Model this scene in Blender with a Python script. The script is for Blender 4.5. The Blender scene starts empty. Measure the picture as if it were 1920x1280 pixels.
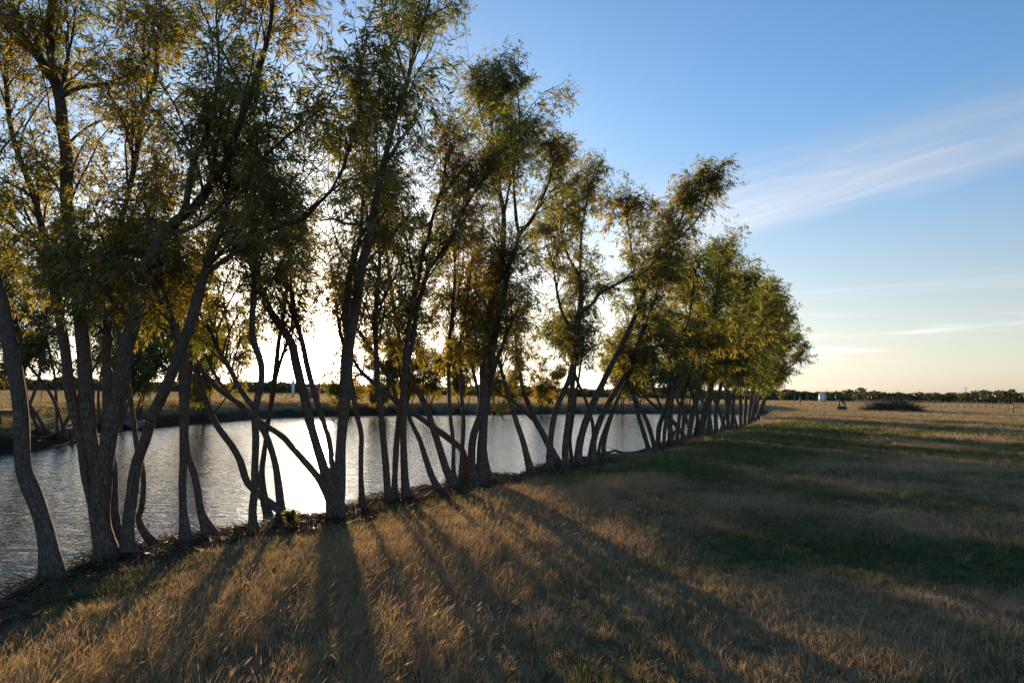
import bpy, math, random
import numpy as np
from mathutils import Matrix, Vector
R = math.radians
rng = np.random.default_rng(7)
random.seed(7)
scene = bpy.context.scene

# ------------------------------------------------------------------ camera
EYE = np.array([0.0, 0.0, 1.65])
FPX = 1280.0
PITCH = math.atan(95 / FPX)
ROLL = R(0.81)
_f = np.array([0, math.cos(PITCH), math.sin(PITCH)])
_r0 = np.array([1.0, 0, 0])
_u0 = np.array([0, -math.sin(PITCH), math.cos(PITCH)])
CR = _r0 * math.cos(ROLL) + _u0 * math.sin(ROLL)
CU = -_r0 * math.sin(ROLL) + _u0 * math.cos(ROLL)
CF = _f
cam_data = bpy.data.cameras.new('camera')
cam_data.lens = 24
cam_data.sensor_width = 36
cam_data.clip_start = 0.05
cam_data.clip_end = 6000
cam = bpy.data.objects.new('camera', cam_data)
cam.matrix_world = Matrix([[CR[0], CU[0], -CF[0], EYE[0]], [CR[1], CU[1], -CF[1], EYE[1]],
                           [CR[2], CU[2], -CF[2], EYE[2]], [0, 0, 0, 1]])
scene.collection.objects.link(cam)
scene.camera = cam

# ------------------------------------------------------------------ sky, sun, exposure
def ray(px, py):
    d = CF + CR * (px - 960) / FPX + CU * (640 - py) / FPX
    return d
_s = ray(605, 622); _s = _s / np.linalg.norm(_s)
SUN_EL = math.asin(_s[2])
SUN_AZ = math.atan2(_s[0], _s[1])          # from +Y towards +X
world = bpy.data.worlds.new('World')
scene.world = world
world.use_nodes = True
wt = world.node_tree
for n in list(wt.nodes):
    wt.nodes.remove(n)
def WN(t, **kw):
    n = wt.nodes.new(t)
    for k, v in kw.items():
        setattr(n, k, v)
    return n
def wl(a, b):
    wt.links.new(a, b)
def wmath(op, a, b=None, c=None):
    n = WN('ShaderNodeMath', operation=op)
    for i, v in enumerate((a, b, c)):
        if v is None:
            continue
        if isinstance(v, (int, float)):
            n.inputs[i].default_value = v
        else:
            wl(v, n.inputs[i])
    return n.outputs[0]
def wdot(vec, d):
    n = WN('ShaderNodeVectorMath', operation='DOT_PRODUCT')
    wl(vec, n.inputs[0]); n.inputs[1].default_value = tuple(d)
    return n.outputs['Value']
def wsmooth(v, a, b):
    n = WN('ShaderNodeMapRange', interpolation_type='SMOOTHSTEP')
    wl(v, n.inputs['Value'])
    n.inputs['From Min'].default_value = a; n.inputs['From Max'].default_value = b
    return n.outputs['Result']
sky = WN('ShaderNodeTexSky')
sky.sky_type = 'NISHITA'
sky.sun_disc = False
sky.sun_elevation = SUN_EL
sky.sun_rotation = SUN_AZ
sky.altitude = 300
sky.air_density = 1.0
sky.dust_density = 0.6
sky.ozone_density = 3.1
tc = WN('ShaderNodeTexCoord')
dirv = tc.outputs['Generated']
nrm = WN('ShaderNodeVectorMath', operation='NORMALIZE'); wl(dirv, nrm.inputs[0]); dirv = nrm.outputs[0]
# cirrus: a long veil lying along one great circle, with fibres along it
def udir(px, py):
    d = ray(px, py); return d / np.linalg.norm(d)
A_, B_ = udir(1340, 452), udir(1920, 300)
cn = np.cross(A_, B_); cn /= np.linalg.norm(cn)
if cn[2] < 0: cn = -cn
ct = np.cross(cn, A_); ct /= np.linalg.norm(ct)
if np.dot(ct, B_ - A_) < 0: ct = -ct
s_ = wdot(dirv, cn); t_ = wdot(dirv, ct); a_ = wdot(dirv, A_)
comb = WN('ShaderNodeCombineXYZ'); 
wl(wmath('MULTIPLY', t_, 5.0), comb.inputs[0]); wl(wmath('MULTIPLY', s_, 42.0), comb.inputs[1]); wl(wmath('MULTIPLY', a_, 2.0), comb.inputs[2])
nz = WN('ShaderNodeTexNoise'); wl(comb.outputs[0], nz.inputs['Vector'])
nz.inputs['Scale'].default_value = 1.0; nz.inputs['Detail'].default_value = 7; nz.inputs['Roughness'].default_value = 0.6; nz.inputs['Distortion'].default_value = 0.6
comb2 = WN('ShaderNodeCombineXYZ')
wl(wmath('MULTIPLY', t_, 3.0), comb2.inputs[0]); wl(wmath('MULTIPLY', s_, 9.0), comb2.inputs[1])
nz2 = WN('ShaderNodeTexNoise'); wl(comb2.outputs[0], nz2.inputs['Vector']); nz2.inputs['Scale'].default_value = 1.0; nz2.inputs['Detail'].default_value = 3
s_w = wmath('ADD', s_, wmath('MULTIPLY', wmath('SUBTRACT', nz2.outputs[0], 0.5), 0.05))
lower = wsmooth(s_w, -0.012, 0.012)
upper = wmath('SUBTRACT', 1.0, wsmooth(s_w, 0.02, 0.125))
band = wmath('MULTIPLY', lower, upper)
front = wsmooth(a_, 0.2, 0.6)
ends = wmath('MULTIPLY', wsmooth(t_, -0.22, -0.02), wmath('SUBTRACT', 1.0, wsmooth(t_, 0.30, 0.75)))
fib = wmath('ADD', 0.35, wmath('MULTIPLY', wsmooth(nz.outputs[0], 0.30, 0.72), 0.65))
cirrus = wmath('MULTIPLY', wmath('MULTIPLY', wmath('MULTIPLY', band, front), ends), wmath('MULTIPLY', fib, 0.62))
# thin streaks low over the horizon all round
sepz = WN('ShaderNodeSeparateXYZ'); wl(dirv, sepz.inputs[0])
zz = sepz.outputs[2]
comb3 = WN('ShaderNodeCombineXYZ')
wl(wmath('MULTIPLY', sepz.outputs[0], 2.2), comb3.inputs[0]); wl(wmath('MULTIPLY', sepz.outputs[1], 2.2), comb3.inputs[1]); wl(wmath('MULTIPLY', zz, 46.0), comb3.inputs[2])
nz3 = WN('ShaderNodeTexNoise'); wl(comb3.outputs[0], nz3.inputs['Vector']); nz3.inputs['Scale'].default_value = 1.0; nz3.inputs['Detail'].default_value = 5; nz3.inputs['Distortion'].default_value = 0.4
lowb = wmath('MULTIPLY', wsmooth(zz, 0.0, 0.03), wmath('SUBTRACT', 1.0, wsmooth(zz, 0.07, 0.17)))
streak = wmath('MULTIPLY', wmath('MULTIPLY', lowb, wsmooth(nz3.outputs[0], 0.50, 0.70)), 0.5)
cloud = wmath('MAXIMUM', cirrus, streak)
veil = wmath('MULTIPLY', wmath('SUBTRACT', 1.0, wsmooth(zz, -0.03, 0.42)), 0.78)     # milky low haze band
bw = WN('ShaderNodeRGBToBW'); wl(sky.outputs[0], bw.inputs[0])
cl = WN('ShaderNodeCombineColor')
wl(wmath('MULTIPLY', bw.outputs[0], 1.62), cl.inputs[0]); wl(wmath('MULTIPLY', bw.outputs[0], 1.55), cl.inputs[1]); wl(wmath('MULTIPLY', bw.outputs[0], 1.58), cl.inputs[2])
mixc = WN('ShaderNodeMix', data_type='RGBA'); wl(cloud, mixc.inputs['Factor']); wl(cl.outputs[0], mixc.inputs[7])
vl = WN('ShaderNodeCombineColor')
for q_, k_ in enumerate((0.90, 0.815, 0.73)): wl(wmath('MULTIPLY', bw.outputs[0], k_), vl.inputs[q_])
mixv = WN('ShaderNodeMix', data_type='RGBA'); wl(veil, mixv.inputs['Factor']); wl(sky.outputs[0], mixv.inputs[6]); wl(vl.outputs[0], mixv.inputs[7])
wl(mixv.outputs[2], mixc.inputs[6])
# the bright aureole of hazy air around the sun itself
th = wmath('MULTIPLY', wmath('ARCCOSINE', wmath('MINIMUM', wdot(dirv, _s), 0.9999999)), 180 / math.pi)
def wexp(k, amp):
    return wmath('MULTIPLY', wmath('POWER', 2.71828, wmath('MULTIPLY', th, -1.0 / k)), amp)
disc = wmath('MULTIPLY', wmath('SUBTRACT', 1.0, wsmooth(th, 0.30, 0.55)), 900.0)
aur = wmath('ADD', wmath('ADD', wexp(1.1, 90.0), wexp(6.0, 9.0)), disc)
aurc = WN('ShaderNodeVectorMath', operation='SCALE'); aurc.inputs[0].default_value = (1.0, 0.86, 0.62); wl(aur, aurc.inputs['Scale'])
addc = WN('ShaderNodeVectorMath', operation='ADD'); wl(mixc.outputs[2], addc.inputs[0]); wl(aurc.outputs[0], addc.inputs[1])
bg = WN('ShaderNodeBackground'); wl(addc.outputs[0], bg.inputs['Color']); bg.inputs['Strength'].default_value = 0.15
wo = WN('ShaderNodeOutputWorld'); wl(bg.outputs[0], wo.inputs[0])

sun_data = bpy.data.lights.new('sun', 'SUN')
sun_data.energy = 3.6
sun_data.angle = R(0.53)
sun_data.color = (1.0, 0.70, 0.42)
sun = bpy.data.objects.new('sun', sun_data)
sun.rotation_euler = Vector(_s).to_track_quat('Z', 'Y').to_euler()
sun.location = (-20, 60, 30)
scene.collection.objects.link(sun)
vs = scene.view_settings
vs.view_transform = 'Standard'; vs.look = 'None'; vs.gamma = 1.0; vs.use_curve_mapping = False
vs.exposure = 1.27
cy = scene.cycles
cy.max_bounces = 7; cy.diffuse_bounces = 3; cy.glossy_bounces = 3; cy.transmission_bounces = 4; cy.transparent_max_bounces = 6
cy.sample_clamp_indirect = 6.0; cy.sample_clamp_direct = 0.0
cy.caustics_reflective = False; cy.caustics_refractive = False

# ------------------------------------------------------------------ helpers
def link(o):
    scene.collection.objects.link(o); return o
def tag(o, label=None, cat=None, group=None, kind=None):
    for k, v in (('label', label), ('category', cat), ('group', group), ('kind', kind)):
        if v: o[k] = v
    return o
def empty(name, loc):
    o = bpy.data.objects.new(name, None); o.location = [float(v) for v in loc]
    return link(o)
def mesh_np(name, V, F, mat, parent=None, origin=(0, 0, 0), smooth=False, fattr=None, uv=None, vattr=None):
    """V (n,3), F (m,k) index array of one polygon size, or a list of such arrays"""
    V = np.asarray(V, np.float32) - np.asarray(origin, np.float32)
    Fs = [np.asarray(f, np.int32) for f in (F if isinstance(F, list) else [F])]
    Fs = [f for f in Fs if len(f)]
    me = bpy.data.meshes.new(name)
    me.vertices.add(len(V)); me.vertices.foreach_set('co', V.ravel())
    loops = np.concatenate([f.ravel() for f in Fs])
    tot = np.concatenate([np.full(len(f), f.shape[1], np.int32) for f in Fs])
    st = np.concatenate([[0], np.cumsum(tot)[:-1]]).astype(np.int32)
    me.loops.add(len(loops)); me.loops.foreach_set('vertex_index', loops)
    me.polygons.add(len(tot)); me.polygons.foreach_set('loop_start', st); me.polygons.foreach_set('loop_total', tot)
    if smooth: me.polygons.foreach_set('use_smooth', np.ones(len(tot), bool))
    for nm, arr in (fattr or {}).items():
        me.attributes.new(nm, 'FLOAT', 'FACE').data.foreach_set('value', np.asarray(arr, np.float32))
    for nm, arr in (vattr or {}).items():
        me.attributes.new(nm, 'FLOAT', 'POINT').data.foreach_set('value', np.asarray(arr, np.float32))
    if uv is not None:
        l = me.uv_layers.new(name='UVMap'); l.data.foreach_set('uv', np.asarray(uv, np.float32)[loops].ravel())
    me.update(calc_edges=True); me.validate()
    if mat: me.materials.append(mat)
    o = bpy.data.objects.new(name, me); link(o)
    if parent is not None: o.parent = parent
    else: o.location = origin
    return o

_perm = np.random.default_rng(3).random(65536)
def _h(ix, iy): return _perm[((ix * 73856093) ^ (iy * 19349663)) & 65535]
def vnoise(x, y):
    x = np.asarray(x, float); y = np.asarray(y, float)
    ix = np.floor(x).astype(np.int64); iy = np.floor(y).astype(np.int64)
    fx = x - ix; fy = y - iy; fx = fx * fx * (3 - 2 * fx); fy = fy * fy * (3 - 2 * fy)
    return (_h(ix, iy) * (1 - fx) + _h(ix + 1, iy) * fx) * (1 - fy) + (_h(ix, iy + 1) * (1 - fx) + _h(ix + 1, iy + 1) * fx) * fy
def fbm(x, y, o=4):
    v = 0; a = 0.5; s = 0
    for k in range(o):
        v = v + a * vnoise(x * 2 ** k + 17.3 * k, y * 2 ** k - 9.1 * k); s += a; a *= 0.5
    return v / s
def sstep(a, b, x):
    t = np.clip((np.asarray(x, float) - a) / (b - a), 0, 1); return t * t * (3 - 2 * t)

def mat(name):
    m = bpy.data.materials.new(name); m.use_nodes = True
    nt = m.node_tree; nt.nodes.clear()
    out = nt.nodes.new('ShaderNodeOutputMaterial')
    return m, nt, out
def N(nt, t, ins=None, **kw):
    n = nt.nodes.new(t)
    for k, v in kw.items(): setattr(n, k, v)
    for k, v in (ins or {}).items():
        if hasattr(v, 'is_output') or isinstance(v, bpy.types.NodeSocket): nt.links.new(v, n.inputs[k])
        else: n.inputs[k].default_value = v
    return n
def ramp(nt, fac, stops):
    n = nt.nodes.new('ShaderNodeValToRGB'); nt.links.new(fac, n.inputs[0])
    e = n.color_ramp.elements
    while len(e) < len(stops): e.new(0.5)
    for i, (p, c) in enumerate(stops):
        e[i].position = p; e[i].color = (*c, 1) if len(c) == 3 else c
    return n.outputs[0]
def simple(name, col, rough=0.8, var=0.25, scale=8.0, metal=0.0, bump=0.2):
    m, nt, out = mat(name)
    tc = N(nt, 'ShaderNodeTexCoord')
    nz = N(nt, 'ShaderNodeTexNoise', {'Vector': tc.outputs['Object'], 'Scale': scale, 'Detail': 5.0})
    c = ramp(nt, nz.outputs[0], [(0.3, tuple(v * (1 - var) for v in col)), (0.7, tuple(min(1, v * (1 + var)) for v in col))])
    b = N(nt, 'ShaderNodeBump', {'Height': nz.outputs[0], 'Strength': bump, 'Distance': 0.02})
    p = N(nt, 'ShaderNodeBsdfPrincipled', {'Base Color': c, 'Roughness': rough, 'Metallic': metal, 'Normal': b.outputs[0]})
    nt.links.new(p.outputs[0], out.inputs[0])
    return m

# bark: grey-brown, furrowed along the stem (u around, v along, in metres)
def bark_mat():
    m, nt, out = mat('bark')
    uv = N(nt, 'ShaderNodeUVMap', uv_map='UVMap')
    mp = N(nt, 'ShaderNodeMapping', {'Vector': uv.outputs[0], 'Scale': (60.0, 8.0, 1.0)})
    nz = N(nt, 'ShaderNodeTexNoise', {'Vector': mp.outputs[0], 'Scale': 1.0, 'Detail': 6.0, 'Roughness': 0.62, 'Distortion': 0.5})
    mp2 = N(nt, 'ShaderNodeMapping', {'Vector': uv.outputs[0], 'Scale': (52.0, 9.0, 1.0)})
    vo = N(nt, 'ShaderNodeTexVoronoi', {'Vector': mp2.outputs[0], 'Scale': 1.3}, feature='DISTANCE_TO_EDGE')
    tc = N(nt, 'ShaderNodeTexCoord')
    n3 = N(nt, 'ShaderNodeTexNoise', {'Vector': tc.outputs['Object'], 'Scale': 1.7, 'Detail': 3.0})
    h1 = N(nt, 'ShaderNodeMath', {0: nz.outputs[0], 1: 0.7}, operation='MULTIPLY')
    vs_ = N(nt, 'ShaderNodeMath', {0: vo.outputs[0], 1: 1.6}, operation='MULTIPLY')
    vc = N(nt, 'ShaderNodeMath', {0: vs_.outputs[0], 1: 0.5}, operation='MINIMUM')
    vc2 = N(nt, 'ShaderNodeMath', {0: vc.outputs[0], 1: 0.55}, operation='MULTIPLY')
    h = N(nt, 'ShaderNodeMath', {0: h1.outputs[0], 1: vc2.outputs[0]}, operation='ADD')
    c1 = ramp(nt, h.outputs[0], [(0.28, (0.032, 0.024, 0.018)), (0.46, (0.115, 0.09, 0.072)), (0.7, (0.22, 0.185, 0.155))])
    c2 = N(nt, 'ShaderNodeMix', {'Factor': n3.outputs[0], 6: c1, 7: (0.15, 0.105, 0.075, 1)}, data_type='RGBA', blend_type='MIX')
    fm = N(nt, 'ShaderNodeMath', {0: n3.outputs[0], 1: 0.5}, operation='MULTIPLY'); nt.links.new(fm.outputs[0], c2.inputs['Factor'])
    b = N(nt, 'ShaderNodeBump', {'Height': h.outputs[0], 'Strength': 1.0, 'Distance': 0.03})
    p = N(nt, 'ShaderNodeBsdfPrincipled', {'Base Color': c2.outputs[2], 'Roughness': 0.92, 'Normal': b.outputs[0]})
    p.inputs['Specular IOR Level'].default_value = 0.2
    nt.links.new(p.outputs[0], out.inputs[0])
    return m
BARK = bark_mat()
TWIG = simple('twig_bark', (0.075, 0.055, 0.04), 0.9, 0.3, 20)

def leaf_mat(name, stops, trans=0.5, tcol=(1.9, 1.5, 0.7), attr='tint', kind='GEOMETRY'):
    m, nt, out = mat(name)
    at = N(nt, 'ShaderNodeAttribute', attribute_name=attr, attribute_type=kind)
    c = ramp(nt, at.outputs['Fac'], stops)
    tm = N(nt, 'ShaderNodeMix', {'Factor': 1.0, 6: c, 7: (*tcol, 1)}, data_type='RGBA', blend_type='MULTIPLY', clamp_result=False)
    d = N(nt, 'ShaderNodeBsdfDiffuse', {'Color': c})
    t = N(nt, 'ShaderNodeBsdfTranslucent', {'Color': tm.outputs[2]})
    g = N(nt, 'ShaderNodeBsdfGlossy', {'Color': (1, 1, 1, 1), 'Roughness': 0.45})
    x = N(nt, 'ShaderNodeMixShader', {0: trans, 1: d.outputs[0], 2: t.outputs[0]})
    x2 = N(nt, 'ShaderNodeMixShader', {0: 0.04, 1: x.outputs[0], 2: g.outputs[0]})
    nt.links.new(x2.outputs[0], out.inputs[0])
    return m
LEAF = leaf_mat('willow_leaf', [(0.0, (0.05, 0.075, 0.02)), (0.45, (0.09, 0.105, 0.027)), (0.75, (0.145, 0.125, 0.025)), (1.0, (0.21, 0.145, 0.028))], 0.62, (2.9, 2.45, 0.9))
SCRUB = leaf_mat('scrub_leaf', [(0.0, (0.035, 0.045, 0.018)), (0.6, (0.07, 0.075, 0.03)), (1.0, (0.13, 0.11, 0.04))], 0.3)
GRASS = leaf_mat('grass_blade', [(0.0, (0.05, 0.085, 0.018)), (0.35, (0.11, 0.125, 0.04)), (0.6, (0.24, 0.195, 0.115)), (1.0, (0.42, 0.32, 0.205))], 0.45, (1.3, 1.15, 0.85), 'tint', 'INSTANCER')

# ------------------------------------------------------------------ terrain
ZW = -0.45
def on_plane(px, py, z):
    d = ray(px, py); t = (z - EYE[2]) / d[2]; return (EYE + d * t)[:2]
near_shore = [(-500, 1330), (-150, 1178), (0, 1108), (90, 1075), (150, 1052), (235, 1036), (300, 1024), (345, 1012), (440, 996), (520, 974), (565, 976), (620, 960), (690, 938), (745, 928), (800, 921), (830, 908), (880, 896),
              (955, 899), (985, 884), (1060, 868), (1110, 857), (1150, 858), (1196, 853), (1215, 836), (1260, 826), (1310, 816), (1360, 804), (1400, 793), (1434, 784)]
far_shore = [(1428, 776), (1300, 775), (1150, 775), (1000, 776), (880, 777), (740, 778), (620, 780), (520, 783), (430, 790), (340, 797), (275, 803), (225, 806), (180, 822), (140, 831), (60, 846), (0, 850), (-300, 880), (-900, 960)]
POND = np.array([on_plane(x, y, -0.29) for x, y in near_shore] + [on_plane(x, y, ZW) for x, y in far_shore])   # the near edge is traced along the lip of the bank
# break the traced outline into finer, slightly wandering segments
def refine(poly, step=1.2, amp=0.12):
    out = []
    n = len(poly)
    for i in range(n):
        a, b = poly[i], poly[(i + 1) % n]; L = np.linalg.norm(b - a); k = max(1, int(L / step)); nn = np.array([-(b - a)[1], (b - a)[0]]) / max(L, 1e-6)
        for j in range(k):
            p = a + (b - a) * j / k
            out.append(p + nn * (vnoise(p[0] * 1.3, p[1] * 1.3) - 0.5) * 2 * amp * min(1, L / 3))
    return np.array(out)
POND = refine(POND)
def poly_sd(x, y, poly):
    """signed distance, negative inside"""
    x = np.asarray(x, float).ravel(); y = np.asarray(y, float).ravel()
    d2 = np.full(x.shape, 1e18); ins = np.zeros(x.shape, bool)
    n = len(poly)
    for i in range(n):
        ax, ay = poly[i]; bx, by = poly[(i + 1) % n]
        ex, ey = bx - ax, by - ay; wx, wy = x - ax, y - ay
        t = np.clip((wx * ex + wy * ey) / (ex * ex + ey * ey + 1e-12), 0, 1)
        d2 = np.minimum(d2, (wx - ex * t) ** 2 + (wy - ey * t) ** 2)
        c = (ay > y) != (by > y)
        if ey != 0:
            ins ^= c & (x < ex * (y - ay) / ey + ax)
    d = np.sqrt(d2); d[ins] *= -1
    return d
ROW_D = np.array([0.488, 1.0]) / math.hypot(0.488, 1.0)
ROW_O = on_plane(905, 905, -0.15)
def height(x, y, sd=None):
    shp = np.shape(x); x = np.asarray(x, float).ravel(); y = np.asarray(y, float).ravel()
    if sd is None: sd = poly_sd(x, y, POND)
    side = (x - ROW_O[0]) * ROW_D[1] - (y - ROW_O[1]) * ROW_D[0]        # + on the camera's side of the row
    far = sstep(1.0, -3.0, side) 
    far = far * (1 - sstep(6, 30, sd))
    n1 = fbm(x * 2.6, y * 2.6, 3) - 0.5; n2 = fbm(x * 0.35 + 5, y * 0.35, 3) - 0.5
    edge = np.exp(-np.abs(sd - 0.35) / 0.5)
    z = ZW + 0.27 * sstep(-0.05, 0.38, sd) + 0.18 * sstep(0.2, 3.2, sd)
    z = z + far * (0.35 * sstep(0.0, 1.2, sd) + 0.25 * sstep(0.5, 5, sd))
    z = z + (0.03 * n1 + 0.10 * edge * n1 + 0.16 * n2 * sstep(1, 6, sd)) * sstep(-0.3, 0.3, sd)
    z = np.where(sd < -0.05, ZW - 0.02 - 0.7 * sstep(0.0, 2.5, -sd - 0.05), z)
    return z.reshape(shp)
def on_ground(px, py):
    """first point of the land that the sight line through a photo point meets"""
    d = ray(px, py); t = np.concatenate([np.linspace(2, 30, 1400), np.linspace(30.05, 400, 3000)])
    p = EYE[None] + d[None] * t[:, None]
    sd = poly_sd(p[:, 0], p[:, 1], POND); h = height(p[:, 0], p[:, 1], sd)
    hit = np.nonzero((p[:, 2] <= np.maximum(h, ZW)) & (sd > -1.6))[0]          # or the shallows beside it
    k = hit[0] if len(hit) else len(t) - 1
    return np.array([p[k, 0], p[k, 1], max(h[k], ZW - 0.06)])

DRYPX = [(-300, 1260), (-60, 1170), (60, 1135), (250, 1090), (420, 1050), (640, 1000), (800, 970), (960, 940), (1130, 903), (1230, 893), (1270, 920), (1130, 965), (1260, 1000), (1240, 1050), (1060, 1085), (1010, 1160), (960, 1290), (900, 1700), (-900, 1700)]
DRY = np.array([on_plane(x, y, 0) for x, y in DRYPX])
GREENPX = [(1190, 880), (1430, 792), (1560, 776), (1720, 790), (1640, 815), (1620, 850), (1560, 880), (1400, 900)]
GREEN = np.array([on_plane(x, y, 0) for x, y in GREENPX])
def dryness(x, y):
    """0 green turf, 1 dry straw; where the real field changes"""
    dd = poly_sd(x, y, DRY); gg = poly_sd(x, y, GREEN)
    x = np.asarray(x, float).ravel(); y = np.asarray(y, float).ravel()
    n = fbm(x * 0.55, y * 0.55, 4); nf = fbm(x * 0.12 + 3, y * 0.2, 3)
    v = 0.64 + 1.9 * (n - 0.5)
    v = np.maximum(v, sstep(0.7, -0.5, dd + (n - 0.5) * 1.6) * 0.95)
    v = v * (1 - 0.75 * sstep(1.0, -1.5, gg + (n - 0.5) * 3))
    fy = sstep(38, 52, y + (nf - 0.5) * 14 - 0.0 * x)
    v = v * (1 - fy) + fy * (0.78 + 0.5 * (nf - 0.5))
    return np.clip(v, 0, 1)

def axis(lo, f0, f1, hi, step, grow=1.13):
    a = list(np.arange(f0, f1, step)); s = step
    v = f1
    while v < hi: a.append(v); s *= grow; v += s
    a.append(hi); s = step; v = f0 - step; b = []
    while v > lo: b.append(v); s *= grow; v -= s
    b.append(lo)
    return np.array(b[::-1] + a)
gx = axis(-3000, -11, 12, 3000, 0.18, 1.055)
gy = axis(-60, 2.5, 22, 5000, 0.18, 1.04)
GX, GY = np.meshgrid(gx, gy)
gsd = poly_sd(GX, GY, POND)
GZ = height(GX, GY, gsd)
nx, ny = len(gx), len(gy)
idx = np.arange(nx * ny).reshape(ny, nx)
GF = np.stack([idx[:-1, :-1], idx[:-1, 1:], idx[1:, 1:], idx[1:, :-1]], -1).reshape(-1, 4)
def ground_mat():
    m, nt, out = mat('field_ground')
    tc = N(nt, 'ShaderNodeTexCoord'); P = tc.outputs['Object']
    dry = N(nt, 'ShaderNodeAttribute', attribute_name='dry'); bare = N(nt, 'ShaderNodeAttribute', attribute_name='bare')
    n1 = N(nt, 'ShaderNodeTexNoise', {'Vector': P, 'Scale': 14.0, 'Detail': 8.0, 'Roughness': 0.7})
    n2 = N(nt, 'ShaderNodeTexNoise', {'Vector': P, 'Scale': 0.9, 'Detail': 6.0, 'Roughness': 0.6})
    green = ramp(nt, n1.outputs[0], [(0.3, (0.035, 0.042, 0.014)), (0.55, (0.08, 0.09, 0.03)), (0.8, (0.14, 0.13, 0.06))])
    straw = ramp(nt, n1.outputs[0], [(0.28, (0.10, 0.075, 0.045)), (0.5, (0.26, 0.20, 0.115)), (0.8, (0.42, 0.32, 0.19))])
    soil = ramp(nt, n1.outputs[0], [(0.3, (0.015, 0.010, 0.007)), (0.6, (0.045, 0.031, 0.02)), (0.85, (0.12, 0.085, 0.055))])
    f = N(nt, 'ShaderNodeMath', {0: n2.outputs[0], 1: -0.5}, operation='ADD')
    f2 = N(nt, 'ShaderNodeMath', {0: f.outputs[0], 1: 0.9, 2: dry.outputs['Fac']}, operation='MULTIPLY_ADD', use_clamp=True)
    a = N(nt, 'ShaderNodeMix', {'Factor': f2.outputs[0], 6: green, 7: straw}, data_type='RGBA')
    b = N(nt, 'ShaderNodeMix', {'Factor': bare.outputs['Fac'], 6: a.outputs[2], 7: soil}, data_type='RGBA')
    bp = N(nt, 'ShaderNodeBump', {'Height': n1.outputs[0], 'Strength': 0.9, 'Distance': 0.06})
    p = N(nt, 'ShaderNodeBsdfPrincipled', {'Base Color': b.outputs[2], 'Roughness': 0.95, 'Normal': bp.outputs[0]})
    p.inputs['Specular IOR Level'].default_value = 0.1
    nt.links.new(p.outputs[0], out.inputs[0])
    return m
FEET = np.array([on_ground(x, y)[:2] for x, y in [(97, 1084), (203, 1047), (221, 1032), (239, 1037), (292, 1024), (348, 1017), (394, 1004), (475, 996), (507, 974), (528, 968), (545, 974), (630, 972), (640, 957), (680, 948), (728, 941), (761, 935), (739, 938), (821, 920), (852, 914), (874, 906), (889, 910), (906, 907), (920, 905), (998, 892), (1031, 884), (1050, 874), (1062, 878), (1083, 874), (1110, 871), (1132, 866), (1216, 840), (1234, 838), (1256, 832), (1269, 834), (1287, 824), (1303, 820), (1317, 819), (1343, 812), (1366, 805), (1389, 801), (1403, 796), (1415, 787)]])
def foot_dist(x, y):
    d = np.full(np.shape(x), 1e9)
    for fx, fy in FEET: d = np.minimum(d, (x - fx) ** 2 + (y - fy) ** 2)
    return np.sqrt(d)
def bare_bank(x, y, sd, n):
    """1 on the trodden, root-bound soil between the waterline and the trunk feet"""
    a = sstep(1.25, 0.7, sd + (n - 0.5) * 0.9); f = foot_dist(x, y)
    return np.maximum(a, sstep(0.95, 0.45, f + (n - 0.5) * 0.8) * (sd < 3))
print('foot sd', np.round(poly_sd(FEET[:, 0], FEET[:, 1], POND), 2), 'dist', np.round(FEET[:, 1], 1))
gd = dryness(GX, GY)
gn = fbm(GX.ravel() * 1.3, GY.ravel() * 1.3, 3)
gside = ((GX - ROW_O[0]) * ROW_D[1] - (GY - ROW_O[1]) * ROW_D[0]).ravel()
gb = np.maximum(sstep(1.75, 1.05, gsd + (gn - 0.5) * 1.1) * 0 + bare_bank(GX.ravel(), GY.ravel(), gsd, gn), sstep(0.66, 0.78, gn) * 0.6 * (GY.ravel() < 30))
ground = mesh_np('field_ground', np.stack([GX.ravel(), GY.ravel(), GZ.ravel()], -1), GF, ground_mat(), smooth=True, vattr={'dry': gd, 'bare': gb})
tag(ground, 'grassy field and pond bank with dry straw and green turf', kind='structure')

# ------------------------------------------------------------------ water
def water_mat():
    m, nt, out = mat('pond_water')
    tc = N(nt, 'ShaderNodeTexCoord')
    mp = N(nt, 'ShaderNodeMapping', {'Vector': tc.outputs['Object'], 'Rotation': (0, 0, R(24)), 'Scale': (1.0, 2.3, 1.0)})
    n1 = N(nt, 'ShaderNodeTexNoise', {'Vector': mp.outputs[0], 'Scale': 5.5, 'Detail': 3.0, 'Roughness': 0.5, 'Distortion': 0.7})
    n2 = N(nt, 'ShaderNodeTexNoise', {'Vector': mp.outputs[0], 'Scale': 1.3, 'Detail': 2.0, 'Distortion': 0.3})
    h = N(nt, 'ShaderNodeMath', {0: n2.outputs[0], 1: 2.2, 2: n1.outputs[0]}, operation='MULTIPLY_ADD')
    b = N(nt, 'ShaderNodeBump', {'Height': h.outputs[0], 'Strength': 0.55, 'Distance': 0.035})
    p = N(nt, 'ShaderNodeBsdfPrincipled', {'Base Color': (0.035, 0.032, 0.024, 1), 'Roughness': 0.06, 'IOR': 1.33, 'Normal': b.outputs[0]})
    nt.links.new(p.outputs[0], out.inputs[0])
    return m
wx0, wy0 = POND.min(0) - 0.5; wx1, wy1 = POND.max(0) + 0.5
water = mesh_np('pond_water', [(wx0, wy0, ZW), (wx1, wy0, ZW), (wx1, wy1, ZW), (wx0, wy1, ZW)], np.array([[0, 1, 2, 3]]), water_mat())
tag(water, 'rippled pond water mirroring the low sun', kind='structure')

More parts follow.
